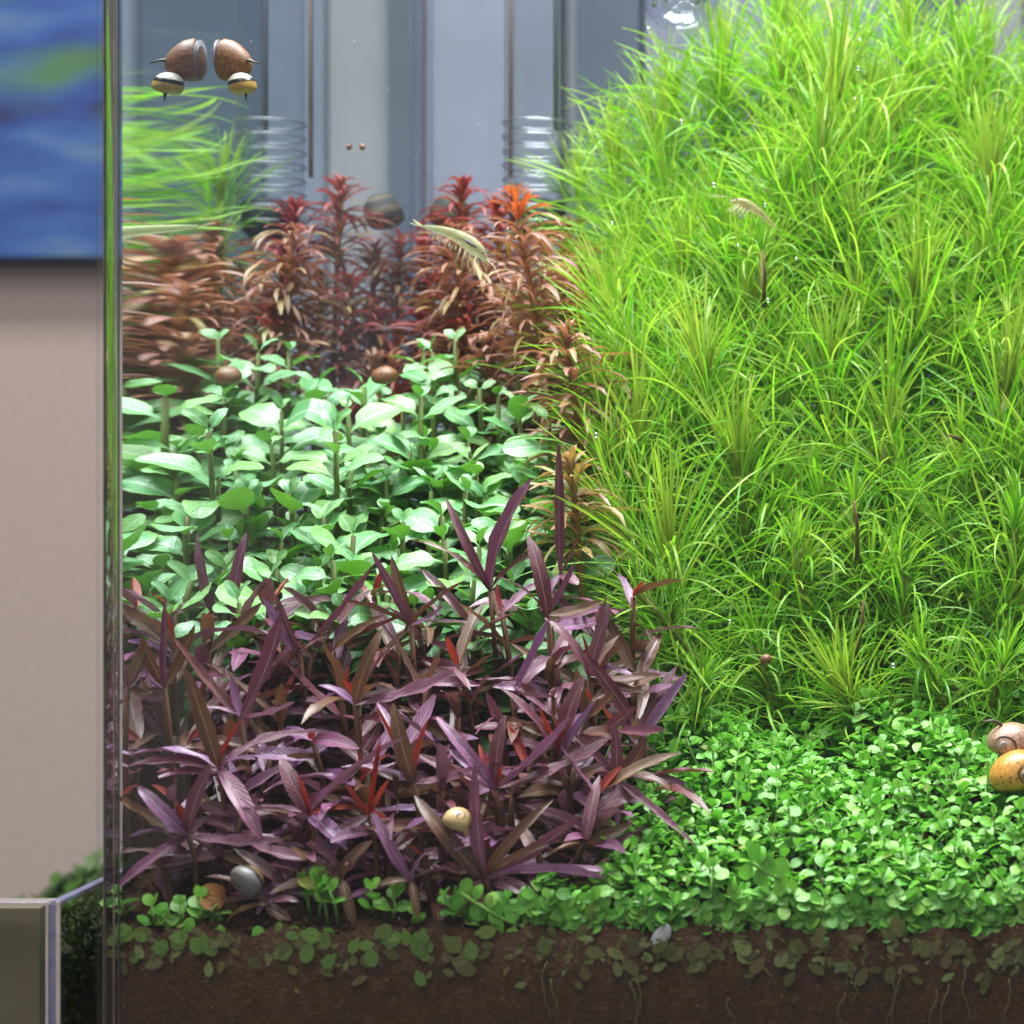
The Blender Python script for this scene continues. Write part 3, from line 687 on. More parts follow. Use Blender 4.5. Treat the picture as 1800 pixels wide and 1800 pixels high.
def purple_plant(base, crown, label, size=1.0, pairs=6, up=1.0):
    t = thing('purple_leaf_plant', base, label, 'plant', PG)
    mid = Vector(base) * 0.5 + Vector(crown) * 0.5 + Vector((rnd.uniform(-0.005, 0.005), rnd.uniform(-0.004, 0.004), 0))
    pts = bezier(base, mid, crown, 5); stem(t, pts, 0.0012, 0.0009, M_pstem)
    az = rnd.uniform(0, math.pi); H = (Vector(crown) - Vector(base)).length
    for k in range(pairs + 1):
        f = max(0.2, 1 - (max(0, k - 1) * 0.0055 * size) / max(H, 0.01)); q = min(int(f * 4), 3); pp = pts[q].lerp(pts[q + 1], f * 4 - q)
        for sgn in (0, math.pi):
            if k == 0:
                if rnd.random() < 0.78: continue
                el = R(rnd.uniform(20, 75)); L = size * rnd.uniform(0.009, 0.015); W = 0.0026 * size; kind = 'r'
            else:
                if rnd.random() < 0.12: continue
                el = R(rnd.uniform(-8, 52) * up - k * 3.5); L = size * rnd.uniform(0.015, 0.032); W = rnd.uniform(0.0031, 0.0053) * size; kind = rnd.choice('ppppbbkkk')
            a = rnd.uniform(0, 6.283)
            d = Vector((math.cos(a) * math.cos(el), math.sin(a) * math.cos(el), math.sin(el)))
            tip = pp + d * L
            if tip.y < YF + 0.001: d.y = abs(d.y) * 0.3; L *= 0.9
            if tip.x < X0 + 0.003: d.x = abs(d.x) * 0.4
            put_leaf('leaf', rnd.choice(LP[kind]), t, pp, d, L, W, up=(rnd.uniform(-0.3, 0.3), -0.35, 1), roll=rnd.uniform(-0.7, 0.7))
        az += math.pi / 2 + rnd.uniform(-0.7, 0.7)
    return t
rows_p = [0.617, 0.630, 0.644, 0.658, 0.673, 0.688]
for ri, y in enumerate(rows_p):
    xl = X0 + 0.008; xr_ = ([1010, 1075, 1100, 1110, 1120, 1110][ri] - 1650) * y / 3600
    n = int((xr_ - xl) / 0.0135); row = []
    for i in range(n + 1):
        x = max(X0 + 0.006, xl + (xr_ - xl) * (i + rnd.uniform(-0.3, 0.3)) / n); yy_ = y + rnd.uniform(-0.005, 0.005)
        z = -0.109 + (yy_ - 0.615) * 0.88 + rnd.uniform(-0.008, 0.006)
        row.append(Vector((x, yy_, z)))
    row.sort(key=lambda c: c.x)
    for i, c in enumerate(row):
        b = Vector((c.x + rnd.uniform(-0.005, 0.005), min(c.y + rnd.uniform(0, 0.006), 0.72), 0)); b.z = min(z_soil(b.x, b.y) - 0.001, c.z - 0.008)
        purple_plant(b, c, '%s purple plant from the left in the %s row behind the front glass' % (ORD[i], ORD[ri]), rnd.uniform(0.85, 1.1), up=0.85 if ri < 3 else 1.15)
# leading plants, leaf by leaf: (tip px, tip py, depth shift of the tip, width in px, kind)
HERO_P = [
    ((385, 1352, 0.621), 'purple plant with tall brown leaf and bright red shoot near the left corner', [(325, 1175, -0.003, 34, 'b'), (425, 1265, -0.002, 11, 'r'), (205, 1322, -0.004, 26, 'k'), (215, 1352, -0.006, 36, 'p'), (450, 1336, -0.006, 11, 'k'), (458, 1474, -0.010, 36, 'k'), (540, 1290, 0.01, 22, 'p')]),
    ((332, 1470, 0.615), 'purple plant with upright violet leaf and red fold in the lower left corner', [(372, 1345, -0.004, 30, 'p'), (240, 1380, -0.004, 30, 'k'), (200, 1402, -0.004, 34, 'b'), (318, 1405, -0.001, 26, 'r'), (203, 1476, -0.005, 24, 'k'), (492, 1483, -0.005, 24, 'k'), (195, 1575, -0.008, 26, 'k')]),
    ((545, 1432, 0.618), 'mauve plant with dark red streaked leaf left of the cream snail', [(492, 1332, -0.002, 36, 'p'), (378, 1436, -0.004, 15, 'k'), (722, 1303, -0.004, 13, 'k'), (608, 1496, -0.009, 40, 'k'), (520, 1350, -0.006, 9, 'r'), (640, 1420, 0.004, 14, 'r')]),
    ((424, 1262, 0.634), 'purple plant with long dark sickle leaf in the left half', [(500, 1085, -0.004, 30, 'p'), (302, 1122, -0.003, 24, 'p'), (330, 1245, -0.006, 14, 'k'), (520, 1240, -0.008, 12, 'k'), (405, 1190, 0.0, 20, 'k')]),
    ((527, 1150, 0.660), 'purple plant with thin crossing leaves below the green patch left', [(485, 1045, -0.003, 16, 'p'), (330, 1108, -0.004, 10, 'k'), (465, 1055, 0.0, 24, 'k'), (660, 1000, -0.002, 7, 'p'), (580, 1122, -0.003, 16, 'p')]),
    ((624, 1240, 0.642), 'purple plant with dark red upright leaf at the patch centre', [(672, 1098, -0.003, 26, 'b'), (560, 1200, -0.004, 20, 'k'), (800, 1190, 0.0, 26, 'k'), (700, 1130, 0.002, 18, 'p')]),
    ((850, 1548, 0.613), 'largest purple rosette, right front, with tall leaf beside the cream snail', [(838, 1338, -0.002, 32, 'p'), (724, 1394, -0.003, 34, 'b'), (782, 1455, -0.005, 30, 'b'), (1022, 1440, -0.004, 26, 'p'), (966, 1478, -0.006, 15, 'b'), (1062, 1545, -0.006, 16, 'k'), (972, 1398, 0.003, 22, 'b')]),
    ((728, 1378, 0.624), 'purple plant with broad brown upright leaf and red shoots at centre', [(692, 1236, -0.003, 36, 'b'), (600, 1350, -0.006, 20, 'k'), (655, 1242, -0.001, 13, 'r'), (752, 1265, 0.0, 15, 'r'), (850, 1350, -0.002, 18, 'k'), (660, 1225, 0.006, 26, 'k')]),
    ((872, 1388, 0.626), 'mauve plant with long arching leaf and white-ribbed leaf right of centre', [(765, 1256, -0.004, 26, 'k'), (888, 1258, -0.001, 28, 'p'), (1008, 1266, -0.004, 15, 'k'), (892, 1345, -0.004, 12, 'r'), (1075, 1310, 0.0, 24, 'p'), (790, 1320, 0.003, 24, 'k')]),
    ((986, 1332, 0.636), 'purple plant with bright red spear leaf in the right of the patch', [(868, 1203, -0.003, 26, 'p'), (1026, 1190, -0.001, 36, 'p'), (1046, 1234, -0.004, 16, 'k'), (946, 1238, -0.003, 10, 'r'), (1118, 1248, 0.003, 28, 'p'), (1000, 1270, -0.002, 16, 'r')]),
    ((650, 1434, 0.616), 'plant with a red forked shoot just left of the cream snail', [(608, 1376, -0.002, 13, 'r'), (694, 1370, -0.002, 13, 'r'), (684, 1292, -0.001, 8, 'r'), (575, 1480, -0.003, 22, 'p'), (700, 1500, -0.004, 20, 'k')]),
    ((722, 1548, 0.611), 'plant with pink curving leaf and white rib at the front glass', [(658, 1428, -0.002, 24, 'k'), (750, 1500, -0.003, 16, 'k'), (735, 1618, -0.005, 18, 'b'), (660, 1560, -0.004, 20, 'b'), (790, 1530, -0.003, 16, 'p')]),
    ((1086, 1372, 0.634), 'greyish purple plant at the border of the carpet', [(1080, 1272, -0.002, 24, 'p'), (1140, 1298, -0.002, 36, 'b'), (1188, 1384, -0.004, 26, 'p'), (1085, 1466, -0.007, 14, 'k'), (1225, 1492, -0.010, 18, 'k'), (1000, 1290, 0.002, 18, 'p')]),
    ((862, 1040, 0.692), 'plant with tall dark spear leaf rising before the green patch', [(936, 842, -0.003, 30, 'p'), (786, 880, -0.001, 20, 'p'), (722, 938, -0.002, 16, 'p'), (950, 960, 0.0, 9, 'b')]),
    ((985, 1010, 0.695), 'dark upright purple plant against the copper tips', [(981, 785, -0.002, 22, 'p'), (950, 1075, -0.003, 20, 'k'), (1015, 1030, -0.006, 30, 'p'), (1020, 940, 0.0, 8, 'p')]),
    ((962, 1082, 0.680), 'plant with broad grey-violet leaf upright at the patch top right', [(930, 938, -0.003, 34, 'p'), (1060, 1060, -0.002, 24, 'b'), (870, 1005, 0.0, 8, 'b'), (1012, 990, -0.002, 12, 'p')]),
    ((722, 1100, 0.672), 'plant with narrow violet blade in front of the green patch', [(655, 975, -0.003, 17, 'p'), (600, 1062, -0.002, 6, 'b'), (820, 1020, 0.0, 6, 'b'), (780, 1070, -0.003, 12, 'k'), (690, 980, 0.004, 26, 'b')]),
    ((410, 1085, 0.704), 'violet plant with one straight tall leaf near the left pane', [(434, 936, -0.002, 24, 'p'), (470, 1120, -0.003, 16, 'k')]),
    ((290, 1210, 0.632), 'purple plant with slim reddish spear leaf close to the corner', [(294, 1046, -0.002, 15, 'p'), (222, 1050, 0.003, 28, 'b'), (250, 1180, -0.003, 26, 'k'), (208, 1242, -0.004, 14, 'b'), (345, 1100, 0.003, 20, 'b')]),
    ((1035, 1190, 0.660), 'brown-purple plant with long diagonal leaf beside the needle mound', [(1072, 1060, -0.003, 26, 'p'), (1135, 1195, -0.002, 24, 'b'), (1130, 1220, -0.003, 20, 'b'), (960, 1080, -0.002, 24, 'p'), (1090, 1120, 0.004, 26, 'b')]),
    ((470, 1590, 0.609), 'plant with brown leaves lying on the soil by the grey snail', [(360, 1532, -0.002, 22, 'b'), (390, 1620, -0.003, 20, 'b'), (525, 1580, -0.003, 20, 'p'), (510, 1620, -0.003, 30, 'b')]),
    ((600, 1545, 0.611), 'plant with olive-brown leaves at the front left of the pink curve', [(655, 1478, -0.002, 30, 'b'), (510, 1490, -0.002, 22, 'b'), (560, 1470, 0.002, 22, 'p'), (625, 1635, -0.005, 24, 'b')]),
]
for (bp, lab, leaves) in HERO_P:
    c = at(*bp); b = Vector((c.x, min(c.y + 0.003, 0.71), 0)); b.z = min(z_soil(b.x, b.y) - 0.001, c.z - 0.004)
    t = thing('purple_leaf_plant', b, lab, 'plant', PG)
    stem(t, bezier(b, (b + c) / 2 + Vector((0.003, 0.002, 0)), c, 4), 0.0009, 0.0008, M_pstem)
    for (px, py, dd, wpx, k) in leaves:
        tip = at(px, py, max(bp[2] + dd, YF + 0.002)); v = tip - c; L = v.length * 1.03
        W = wpx * bp[2] / 3600 * 0.84
        up = Vector((0, -0.75, 0.65)) if abs(v.z) > 0.5 * v.length else Vector((rnd.uniform(-0.2, 0.2), -0.45, 0.9))
        arc = rnd.choice(LPH[k])
        put_leaf('leaf', arc, t, c, v, L, W, up=up, roll=rnd.uniform(-0.3, 0.3))

# ------------------------------------------------------------------ copper narrow-leaved stem plants at the back
RV = [(0.55, -1.3, 0.25, 0.0, 0.0), (0.5, -1.8, 0.25, 0.3, 0.0), (0.3, -0.8, 0.3, -0.2, 0.0), (0.7, -2.2, 0.2, 0.2, 0.0)]
LRt = {'c': lmesh('leaf', M_rot, p_strap, 1.0, RV, 6, 2, 0.16), 'r': lmesh('leaf', M_rot_red, p_strap, 1.0, RV, 6, 2, 0.16), 't': lmesh('leaf', M_rot_tip, p_strap, 1.0, RV[2:3] + RV[:1], 5, 2, 0.25), 'o': lmesh('leaf', M_rot_olive, p_strap, 1.0, RV, 6, 2, 0.16)}
def copper_plant(crown, base_px, label, kind='c', tip='t', n=15, L0=0.0225, gap=0.0040):
    crown = Vector(crown); base = Vector(base_px)
    t = thing('copper_stem_plant', base, label, 'plant', 'copper and crimson narrow-leaved stem plants at the back')
    H = (crown - base).length
    pts = bezier(base, base * 0.45 + crown * 0.55 + Vector((0.003, 0, 0)), crown, 9); stem(t, pts, 0.0019, 0.0011, M_rstem)
    az = rnd.uniform(0, 6)
    for k in range(n):
        f = 1 - (k ** 1.05 * gap) / H
        if f < 0.12: break
        q = min(int(f * 8), 7); pp = pts[q].lerp(pts[q + 1], f * 8 - q)
        cnt = 8 if k else 9
        for j in range(cnt):
            a = az + 2 * math.pi * j / cnt + rnd.uniform(-0.3, 0.3)
            if k < 3: el = R(rnd.uniform(48, 76) - 12 * k); L = L0 * (0.42 + 0.16 * k); kk = tip
            else: el = R(rnd.uniform(5, 38)); L = L0 * rnd.uniform(0.8, 1.2); kk = kind if rnd.random() < 0.75 else rnd.choice('oc')
            d = Vector((math.cos(a) * math.cos(el), math.sin(a) * math.cos(el), math.sin(el)))
            put_leaf('leaf', rnd.choice(LRt[kk]), t, pp, d, L, rnd.uniform(0.0015, 0.0025), roll=rnd.uniform(-0.4, 0.4))
        az += 0.7
    return t
def soil_pt(x, y): return Vector((x, y, z_soil(x, y)))
CP = [((905, 358, 0.83), (1030, 800, 0.80), 'copper plant with bright orange tip leaning left, in front of the pipe', 'c', 't', 22),
      ((995, 595, 0.775), (1060, 900, 0.76), 'pinkish copper plant halfway down beside the needle mound', 'c', 'c', 16),
      ((1003, 822, 0.725), (1030, 1010, 0.725), 'lowest copper plant with olive tip next to a dark purple blade', 'o', 'o', 9),
      ((810, 330, 0.935), (820, 800, 0.93), 'slim crimson plant standing highest at the back glass', 'r', 'r', 10),
      ((872, 372, 0.925), (900, 800, 0.92), 'crimson plant just behind the orange-tipped copper plant', 'r', 'r', 14),
      ((838, 450, 0.90), (860, 850, 0.89), 'red-tipped copper plant under the large shrimp', 'c', 'r', 16),
      ((775, 500, 0.925), (790, 850, 0.92), 'deep red plant in the back corner below the dark snail', 'r', 'r', 16),
      ((955, 440, 0.885), (980, 850, 0.88), 'copper plant right behind the orange-tipped one', 'c', 'c', 18),
      ((1030, 455, 0.875), (1050, 850, 0.87), 'olive copper plant between the orange tip and the mound', 'o', 'c', 16),
      ((1085, 540, 0.855), (1090, 850, 0.85), 'copper plant partly covered by the mound edge', 'c', 'c', 14),
      ((740, 560, 0.935), (750, 850, 0.93), 'dull red plant close to the back left corner', 'r', 'r', 13),
      ((820, 560, 0.885), (830, 850, 0.88), 'dull copper plant above the green patch edge', 'c', 'r', 13),
      ((905, 520, 0.865), (915, 850, 0.86), 'copper plant with drooping leaves behind the green patch', 'c', 'c', 15),
      ((690, 640, 0.905), (700, 850, 0.90), 'low red plant behind the green patch near the side glass', 'r', 'c', 11),
      ((985, 500, 0.845), (1030, 850, 0.84), 'copper plant between the leaning stem and the halfway copper plant', 'o', 'c', 16),
      ((780, 445, 0.95), (790, 850, 0.945), 'dark crimson plant touching the back glass', 'r', 'r', 16),
      ((860, 610, 0.845), (870, 850, 0.84), 'low copper plant rising out of the green patch', 'c', 'c', 12),
      ((1060, 650, 0.80), (1090, 900, 0.80), 'copper plant half hidden under the needle leaves', 'c', 'c', 14),
      ((930, 560, 0.905), (940, 850, 0.90), 'shaded dull copper plant deep between the others', 'o', 'c', 12),
      ((745, 430, 0.955), (750, 850, 0.95), 'reddish brown plant in the very back corner', 'c', 'r', 18),
      ((800, 415, 0.89), (815, 850, 0.885), 'bushy copper plant directly behind the large shrimp', 'c', 'c', 18),
      ((855, 500, 0.94), (860, 850, 0.935), 'bushy brown plant at the back glass, middle of the copper group', 'o', 'c', 16),
      ((1000, 410, 0.92), (1010, 850, 0.915), 'copper plant under the left needle plants at the back', 'c', 'c', 18),
      ((1692, 118, 0.945), (1692, 800, 0.94), 'crimson shoot peeping out behind the needle mound top right', 'r', 'r', 10),
      ((1796, 215, 0.925), (1796, 800, 0.92), 'crimson shoot at the right edge behind the mound', 'r', 'r', 9)]
for (c, b, lab, k, tp, n) in CP:
    cp = at(*c); bp = at(*b); bp.z = z_soil(bp.x, bp.y)
    copper_plant(cp, bp, lab, k, tp, n)

# ------------------------------------------------------------------ small-leaved carpet
CV = [(0.2, -0.35, 0.14, 0.0, 0.0), (0.1, -0.1, 0.08, 0.2, 0.0), (0.35, -0.7, 0.16, -0.2, 0.0), (0.05, 0.25, 0.2, 0.1, 0.0)]
LC = lmesh('leaf', M_carpet, p_round, 1.0, CV, 7, 3, 0.7)
sprig_stem = []
for k in range(3):
    mb = MB(); mb.tube([(0, 0, 0), (0.0006, 0.0004, 0.5), (0, 0, 1.0)], [0.0005, 0.0005, 0.0004], 5); sprig_stem.append(mb.mesh('stem', [M_cstem]))
def carpet_left(y): # left border of the carpet in the photograph
    return np.interp(y, [0.603, 0.62, 0.64, 0.67, 0.70, 0.72, 0.74], [930, 1050, 1120, 1140, 1130, 1150, 1180])
def mound_lift(x, y):
    px = 1650 + x * 3600 / y
    return 0.006 * math.sin(max(0, min(1, (y - 0.603) / 0.13)) * math.pi) + 0.0025 * math.sin(px * 0.018 + y * 60)
def sprig(x, y, h, label, group, size=1.0, tilt=None):
    b = Vector((x, y, z_soil(x, y)))
    t = thing('carpet_sprig', b, label, 'plant', group)
    ti = tilt if tilt else Vector((rnd.uniform(-0.35, 0.35), rnd.uniform(-0.45, 0.2), 1)).normalized()
    o = bpy.data.objects.new('stem', rnd.choice(sprig_stem).copy()); C.objects.link(o); o.parent = t
    o.rotation_euler = Vector((0, 0, 1)).rotation_difference(ti).to_euler(); o.scale = (1, 1, h)
    az = rnd.uniform(0, 3.14)
    for k in range(3):
        pp = b + ti * (h - k * 0.0030)
        for s_ in (0, math.pi):
            el = R(rnd.uniform(48, 70)) if k == 0 else R(rnd.uniform(2, 38))
            a = az + s_ + rnd.uniform(-0.3, 0.3)
            d = Vector((math.cos(a) * math.cos(el), math.sin(a) * math.cos(el), math.sin(el)))
            L = size * (rnd.uniform(0.0028, 0.0038) if k == 0 else rnd.uniform(0.0037, 0.0056))
            tip = pp + d * L
            if tip.y < YF + 0.0008: d.y = abs(d.y) * 0.2
            put_leaf('leaf', rnd.choice(LC), t, pp, d, L, L * rnd.uniform(0.68, 0.92), up=(rnd.uniform(-0.2, 0.2), -0.35, 1), roll=rnd.uniform(-0.4, 0.4))
        az += 1.57 + rnd.uniform(-0.3, 0.3)
    return t
cand = []
while len(cand) < 272:
    y = 0.6055 + 0.128 * rnd.random() ** 1.12; px = rnd.uniform(carpet_left(y), 1815)
    x = (px - 1650) * y / 3600
    if any((x - a) ** 2 + (y - b) ** 2 < 0.0056 ** 2 for a, b in cand): continue
    cand.append((x, y))
for (x, y) in cand:
    sprig(x, y, 0.011 + mound_lift(x, y) + rnd.uniform(-0.002, 0.004), 'small bright green round-leaved sprig in the dense carpet at right', 'carpet sprigs at the right', rnd.uniform(0.85, 1.15))
# sprigs along the glass under the purple plants
for px in [215, 268, 296, 318, 347, 378, 545, 560, 578, 596, 655, 690, 735, 800, 818, 850, 890, 925, 950, 985]:
    y = rnd.uniform(0.6055, 0.6095); x = max((px - 1650) * y / 3600, X0 + 0.003)
    sprig(x, y, rnd.uniform(0.004, 0.010) + (0.006 if 530 < px < 600 else 0), 'small green sprig on the front glass below the purple plants', 'sprigs along the glass at the left', rnd.uniform(0.95, 1.35))
# closed under-storey of the carpet
mb = MB()
for k in range(5600):
    y = 0.6045 + 0.150 * rnd.random(); px = rnd.uniform(carpet_left(min(y, 0.74)) - 25, 1830); x = (px - 1650) * y / 3600
    z = z_soil(x, y) + (0.011 + mound_lift(x, y)) * rnd.uniform(0.15, 1.12)
    a = rnd.uniform(0, 6.28); el = R(rnd.uniform(-15, 50)); d = Vector((math.cos(a) * math.cos(el), math.sin(a) * math.cos(el), math.sin(el)))
    L = rnd.uniform(0.0034, 0.0054)
    if y + d.y * L < YF + 0.001: d.y = abs(d.y) * 0.2
    leaf_geo(mb, Matrix.Translation((x, y, z)) @ frame(d, (0, 0, 1), rnd.uniform(-0.6, 0.6)).to_4x4() @ Matrix.Diagonal((L, L * rnd.uniform(0.6, 0.8), L, 1)), p_round, 4, 2, 0.3, -0.6, 0.2, asp=0.7)
for k in range(650):
    px = rnd.uniform(925, 1815); y = YF + 0.0022 + abs(rnd.gauss(0, 0.0012)); x = (px - 1650) * y / 3600
    z = z_soil(x, y) - 0.0015 + 0.0125 * rnd.random() ** 1.2; a = rnd.uniform(3.4, 6.0); el = R(rnd.uniform(-60, 35)); L = rnd.uniform(0.0032, 0.0055)
    d = Vector((math.cos(a) * math.cos(el), 0.12 * math.sin(a), math.sin(el)))
    leaf_geo(mb, Matrix.Translation((x, y, z)) @ frame(d, (rnd.uniform(-0.4, 0.4), -1, 0.8), rnd.uniform(-0.3, 0.3)).to_4x4() @ Matrix.Diagonal((L, L * rnd.uniform(0.65, 0.85), L, 1)), p_round, 5, 2, 0.1, -0.3, 0.12, asp=0.7)
tag(link('carpet_undergrowth', mb.mesh('carpet_undergrowth', [M_carpet])), 'dense lower leaves of the green carpet under its topmost sprigs', 'ground cover', kind='stuff')
# half-buried leaves and runners pressed against the glass below the soil line
M_buried = leaf_mat('buried_olive_leaf', [(0, (0.10, 0.09, 0.028)), (0.4, (0.17, 0.17, 0.05)), (0.7, (0.16, 0.11, 0.045)), (0.88, (0.26, 0.32, 0.11)), (1, (0.075, 0.06, 0.028))], rough=0.6, spec=0.3, trans=0.2, nscale=6, bstr=0.2)
mb = MB(); rb = random.Random(21)
for k in range(300):
    px = rb.uniform(210, 1800) if k % 3 else rb.uniform(1000, 1800)
    dep = abs(rb.gauss(0, 34)) + (6 if px > 600 else -10); py = 1640 + min(dep, 130) + (8 if px < 500 else 0)
    c = at(px, py, YF - 0.0004); c.y = YF - 0.0003 - rb.uniform(0, 0.0006); d = Vector((rb.uniform(-1, 1), 0.0, rb.uniform(-1, 0.6)))
    L = rb.uniform(0.0012, 0.0062) * (1 if rb.random() < 0.7 else 0.6)
    leaf_geo(mb, Matrix.Translation(c) @ frame(d, (rb.uniform(-.15, .15), -1, 0.1)).to_4x4() @ Matrix.Diagonal((L, L * rb.uniform(0.35, 0.75), L * 0.15, 1)), p_round, 5, 2, 0.0, 0.0, 0.1)
for k in range(42):
    px = rb.choice([rb.uniform(205, 300), rb.gauss(345, 40), rb.gauss(560, 45), rb.gauss(690, 40), rb.uniform(640, 1000)]); py = 1630 + abs(rb.gauss(0, 24)); c = at(px, py, YF - 0.0004); c.y = YF - 0.0004 - rb.uniform(0, 0.0007); L = rb.uniform(0.0030, 0.0070)
    leaf_geo(mb, Matrix.Translation(c) @ frame((rb.uniform(-1, 1), 0, rb.uniform(-1, 0.4)), (rb.uniform(-.2, .2), -1, 0.2)).to_4x4() @ Matrix.Diagonal((L, L * rb.uniform(0.6, 0.85), L * 0.12, 1)), p_round, 6, 2, 0.0, 0.0, 0.1, mi=1)
tag(link('buried_leaves', mb.mesh('buried_leaves', [M_buried, leaf_mat('half_buried_green_leaf', [(0, (0.10, 0.20, 0.03)), (0.5, (0.16, 0.27, 0.05)), (1, (0.12, 0.13, 0.03))], rough=0.5, spec=0.4, trans=0.2, nscale=6, bstr=0.2)])), 'olive half-buried leaves pressed against the glass below the soil line', 'ground cover', kind='stuff')
RG = 'pale roots against the front glass'
rl = random.Random(5)
for i, (px, py, ln) in enumerate([(1565, 1715, 95), (1575, 1700, 110), (1480, 1745, 60), (960, 1690, 110), (975, 1720, 80), (1115, 1725, 80), (1120, 1718, 110), (1640, 1740, 70), (1660, 1730, 90), (1700, 1690, 110), (1285, 1755, 50), (1350, 1700, 30), (1500, 1725, 40), (1770, 1720, 90)]):
    pts = []; a = at(px, py, YF - 0.0005)
    for k in range(9):
        t = k / 8; pts.append(Vector((a.x + (0.0012 * math.sin(t * 5 + i) + rl.uniform(-0.0003, 0.0003)), YF - 0.0006, a.z - ln * t * YF / 3600)))
    mb = MB(); mb.tube([q - pts[0] for q in pts], [0.00032 * (1.1 - 0.7 * k / 8) for k in range(9)], 5)
    o = link('root', mb.mesh('root', [M_root])); o.location = pts[0]
    tag(o, 'thin pale root running down through the soil at the glass', 'root', RG)
# long runner stems along the glass
for i, (a, b, lab) in enumerate([((330, 1648), (590, 1662), 'green runner stem along the soil line at the left'), ((810, 1570), (905, 1625), 'pale runner stem with round leaves below the largest purple rosette'), ((1320, 1515), (1372, 1545), 'pale green runner stem standing proud of the carpet front')]):
    p0 = at(a[0], a[1], 0.6045); p1 = at(b[0], b[1], 0.6045)
    t = thing('runner', p0, lab, 'plant'); stem(t, bezier(p0, (p0 + p1) / 2 + Vector((0, 0, -0.001)), p1, 7), 0.0007, 0.0005, M_cstem)
    for k in range(5):
        pp = p0.lerp(p1, k / 4)
        for s_ in (-1, 1):
            d = Vector((rnd.uniform(-0.6, 0.6), rnd.uniform(0.0, 0.3), s_ * rnd.uniform(0.5, 1)))
            L = rnd.uniform(0.0048, 0.0066); put_leaf('leaf', rnd.choice(LC), t, pp, d, L, L * 0.75, up=(0, -1, 0.4), roll=rnd.uniform(-0.3, 0.3))

# deep under-storey of the mound: the older leaves lower down inside it
mb = MB(); rn = random.Random(77)
for k in range(7500):
    y = rn.uniform(0.735, 0.945); px = rn.uniform(1070, 1900); x = (px - 1650) * y / 3600
    zc = -0.072 + (y - 0.725) * 1.36; zs = z_soil(x, y)
    z = zc - 0.022 - abs(rn.gauss(0, 0.035)); 
    if px < 1180: z -= 0.02
    if z < zs: z = zs + rn.uniform(0, 0.02)
    a = rn.uniform(0, 6.28); el = R(rn.uniform(-25, 45)); l = rn.uniform(0.018, 0.040)
    d = Vector((math.cos(a) * math.cos(el), math.sin(a) * math.cos(el), math.sin(el)))
    leaf_geo(mb, Matrix.Translation((x, y, z)) @ frame(d, (0, 0, 1), rn.uniform(-0.8, 0.8)).to_4x4() @ Matrix.Diagonal((l, 0.0009, l, 1)), p_strap, 5, 2, 0.3, rn.uniform(-1.8, 0.2), 0.4, rn.uniform(-1, 1), asp=0.0009 / l)
tag(link('mound_undergrowth', mb.mesh('mound_undergrowth', [M_needle])), 'tangle of older green needle leaves deep inside the mound', 'ground cover', kind='stuff')
# lower leaves inside the broad-leaved patch
mb = MB()
for k in range(900):
    y = rn.uniform(0.70, 0.87); px = rn.uniform(300, 1010); x = (px - 1650) * y / 3600
    if x < X0 + 0.012: continue
    zs = z_soil(x, y); z = zs + (broad_z(y) - 0.03 - zs) * rn.uniform(0.1, 0.95)
    a = rn.uniform(0, 6.28); el = R(rn.uniform(-20, 40)); l = rn.uniform(0.014, 0.021)
    d = Vector((math.cos(a) * math.cos(el), math.sin(a) * math.cos(el), math.sin(el)))
    leaf_geo(mb, Matrix.Translation((x, y, z)) @ frame(d, (0, 0, 1), rn.uniform(-0.5, 0.5)).to_4x4() @ Matrix.Diagonal((l, l * 0.5, l, 1)), p_ovate, 5, 2, 0.3, -0.7, 0.2, 0, asp=0.5)
tag(link('patch_undergrowth', mb.mesh('patch_undergrowth', [M_broad])), 'shaded older leaves low inside the broad-leaved patch', 'ground cover', kind='stuff')

# ------------------------------------------------------------------ snails and shrimps
def band_mat(name, base_a, base_b, band=None, lo=0.4, hi=0.55, speck=None, rough=0.3, sc_=9.0, zband=None):
    m, nt, out = nodes(name)
    nz = noise(nt, sc_, 4)
    col = ramp(nt, nz, [(0.35, base_a), (0.65, base_b)])
    tc = N(nt, 'ShaderNodeTexCoord')
    if speck:
        v = N(nt, 'ShaderNodeTexVoronoi'); v.inputs['Scale'].default_value = speck[1]; nt.links.new(tc.outputs['Object'], v.inputs['Vector'])
        col = mix_c(nt, maprange(nt, v.outputs[0], 0.16, 0.34, 0.85, 0.0), col, speck[0])
    if zband:
        sz = N(nt, 'ShaderNodeSeparateXYZ'); nt.links.new(tc.outputs['Object'], sz.inputs[0])
        col = mix_c(nt, maprange(nt, sz.outputs[2], zband[1] , zband[1] + 0.03), col, zband[2])
        g = math_n(nt, 'MULTIPLY', maprange(nt, sz.outputs[2], zband[0] - 0.03, zband[0]), maprange(nt, sz.outputs[2], zband[1], zband[1] + 0.03, 1.0, 0.0))
        col = mix_c(nt, g, col, (0.012, 0.010, 0.010))
    if band:
        uv = N(nt, 'ShaderNodeUVMap'); uv.uv_map = 'UVMap'; sp = N(nt, 'ShaderNodeSeparateXYZ'); nt.links.new(uv.outputs[0], sp.inputs[0])
        for (a, b) in ([(lo, hi)] if not isinstance(lo, list) else lo):
            g = math_n(nt, 'MULTIPLY', maprange(nt, sp.outputs[0], a - 0.02, a), maprange(nt, sp.outputs[0], b, b + 0.02, 1.0, 0.0))
            col = mix_c(nt, g, col, band)
    p = principled(nt, col, rough, 0.6, bump(nt, nz, 0.2, 0.0004)); nt.links.new(p.outputs[0], out.inputs[0]); return m
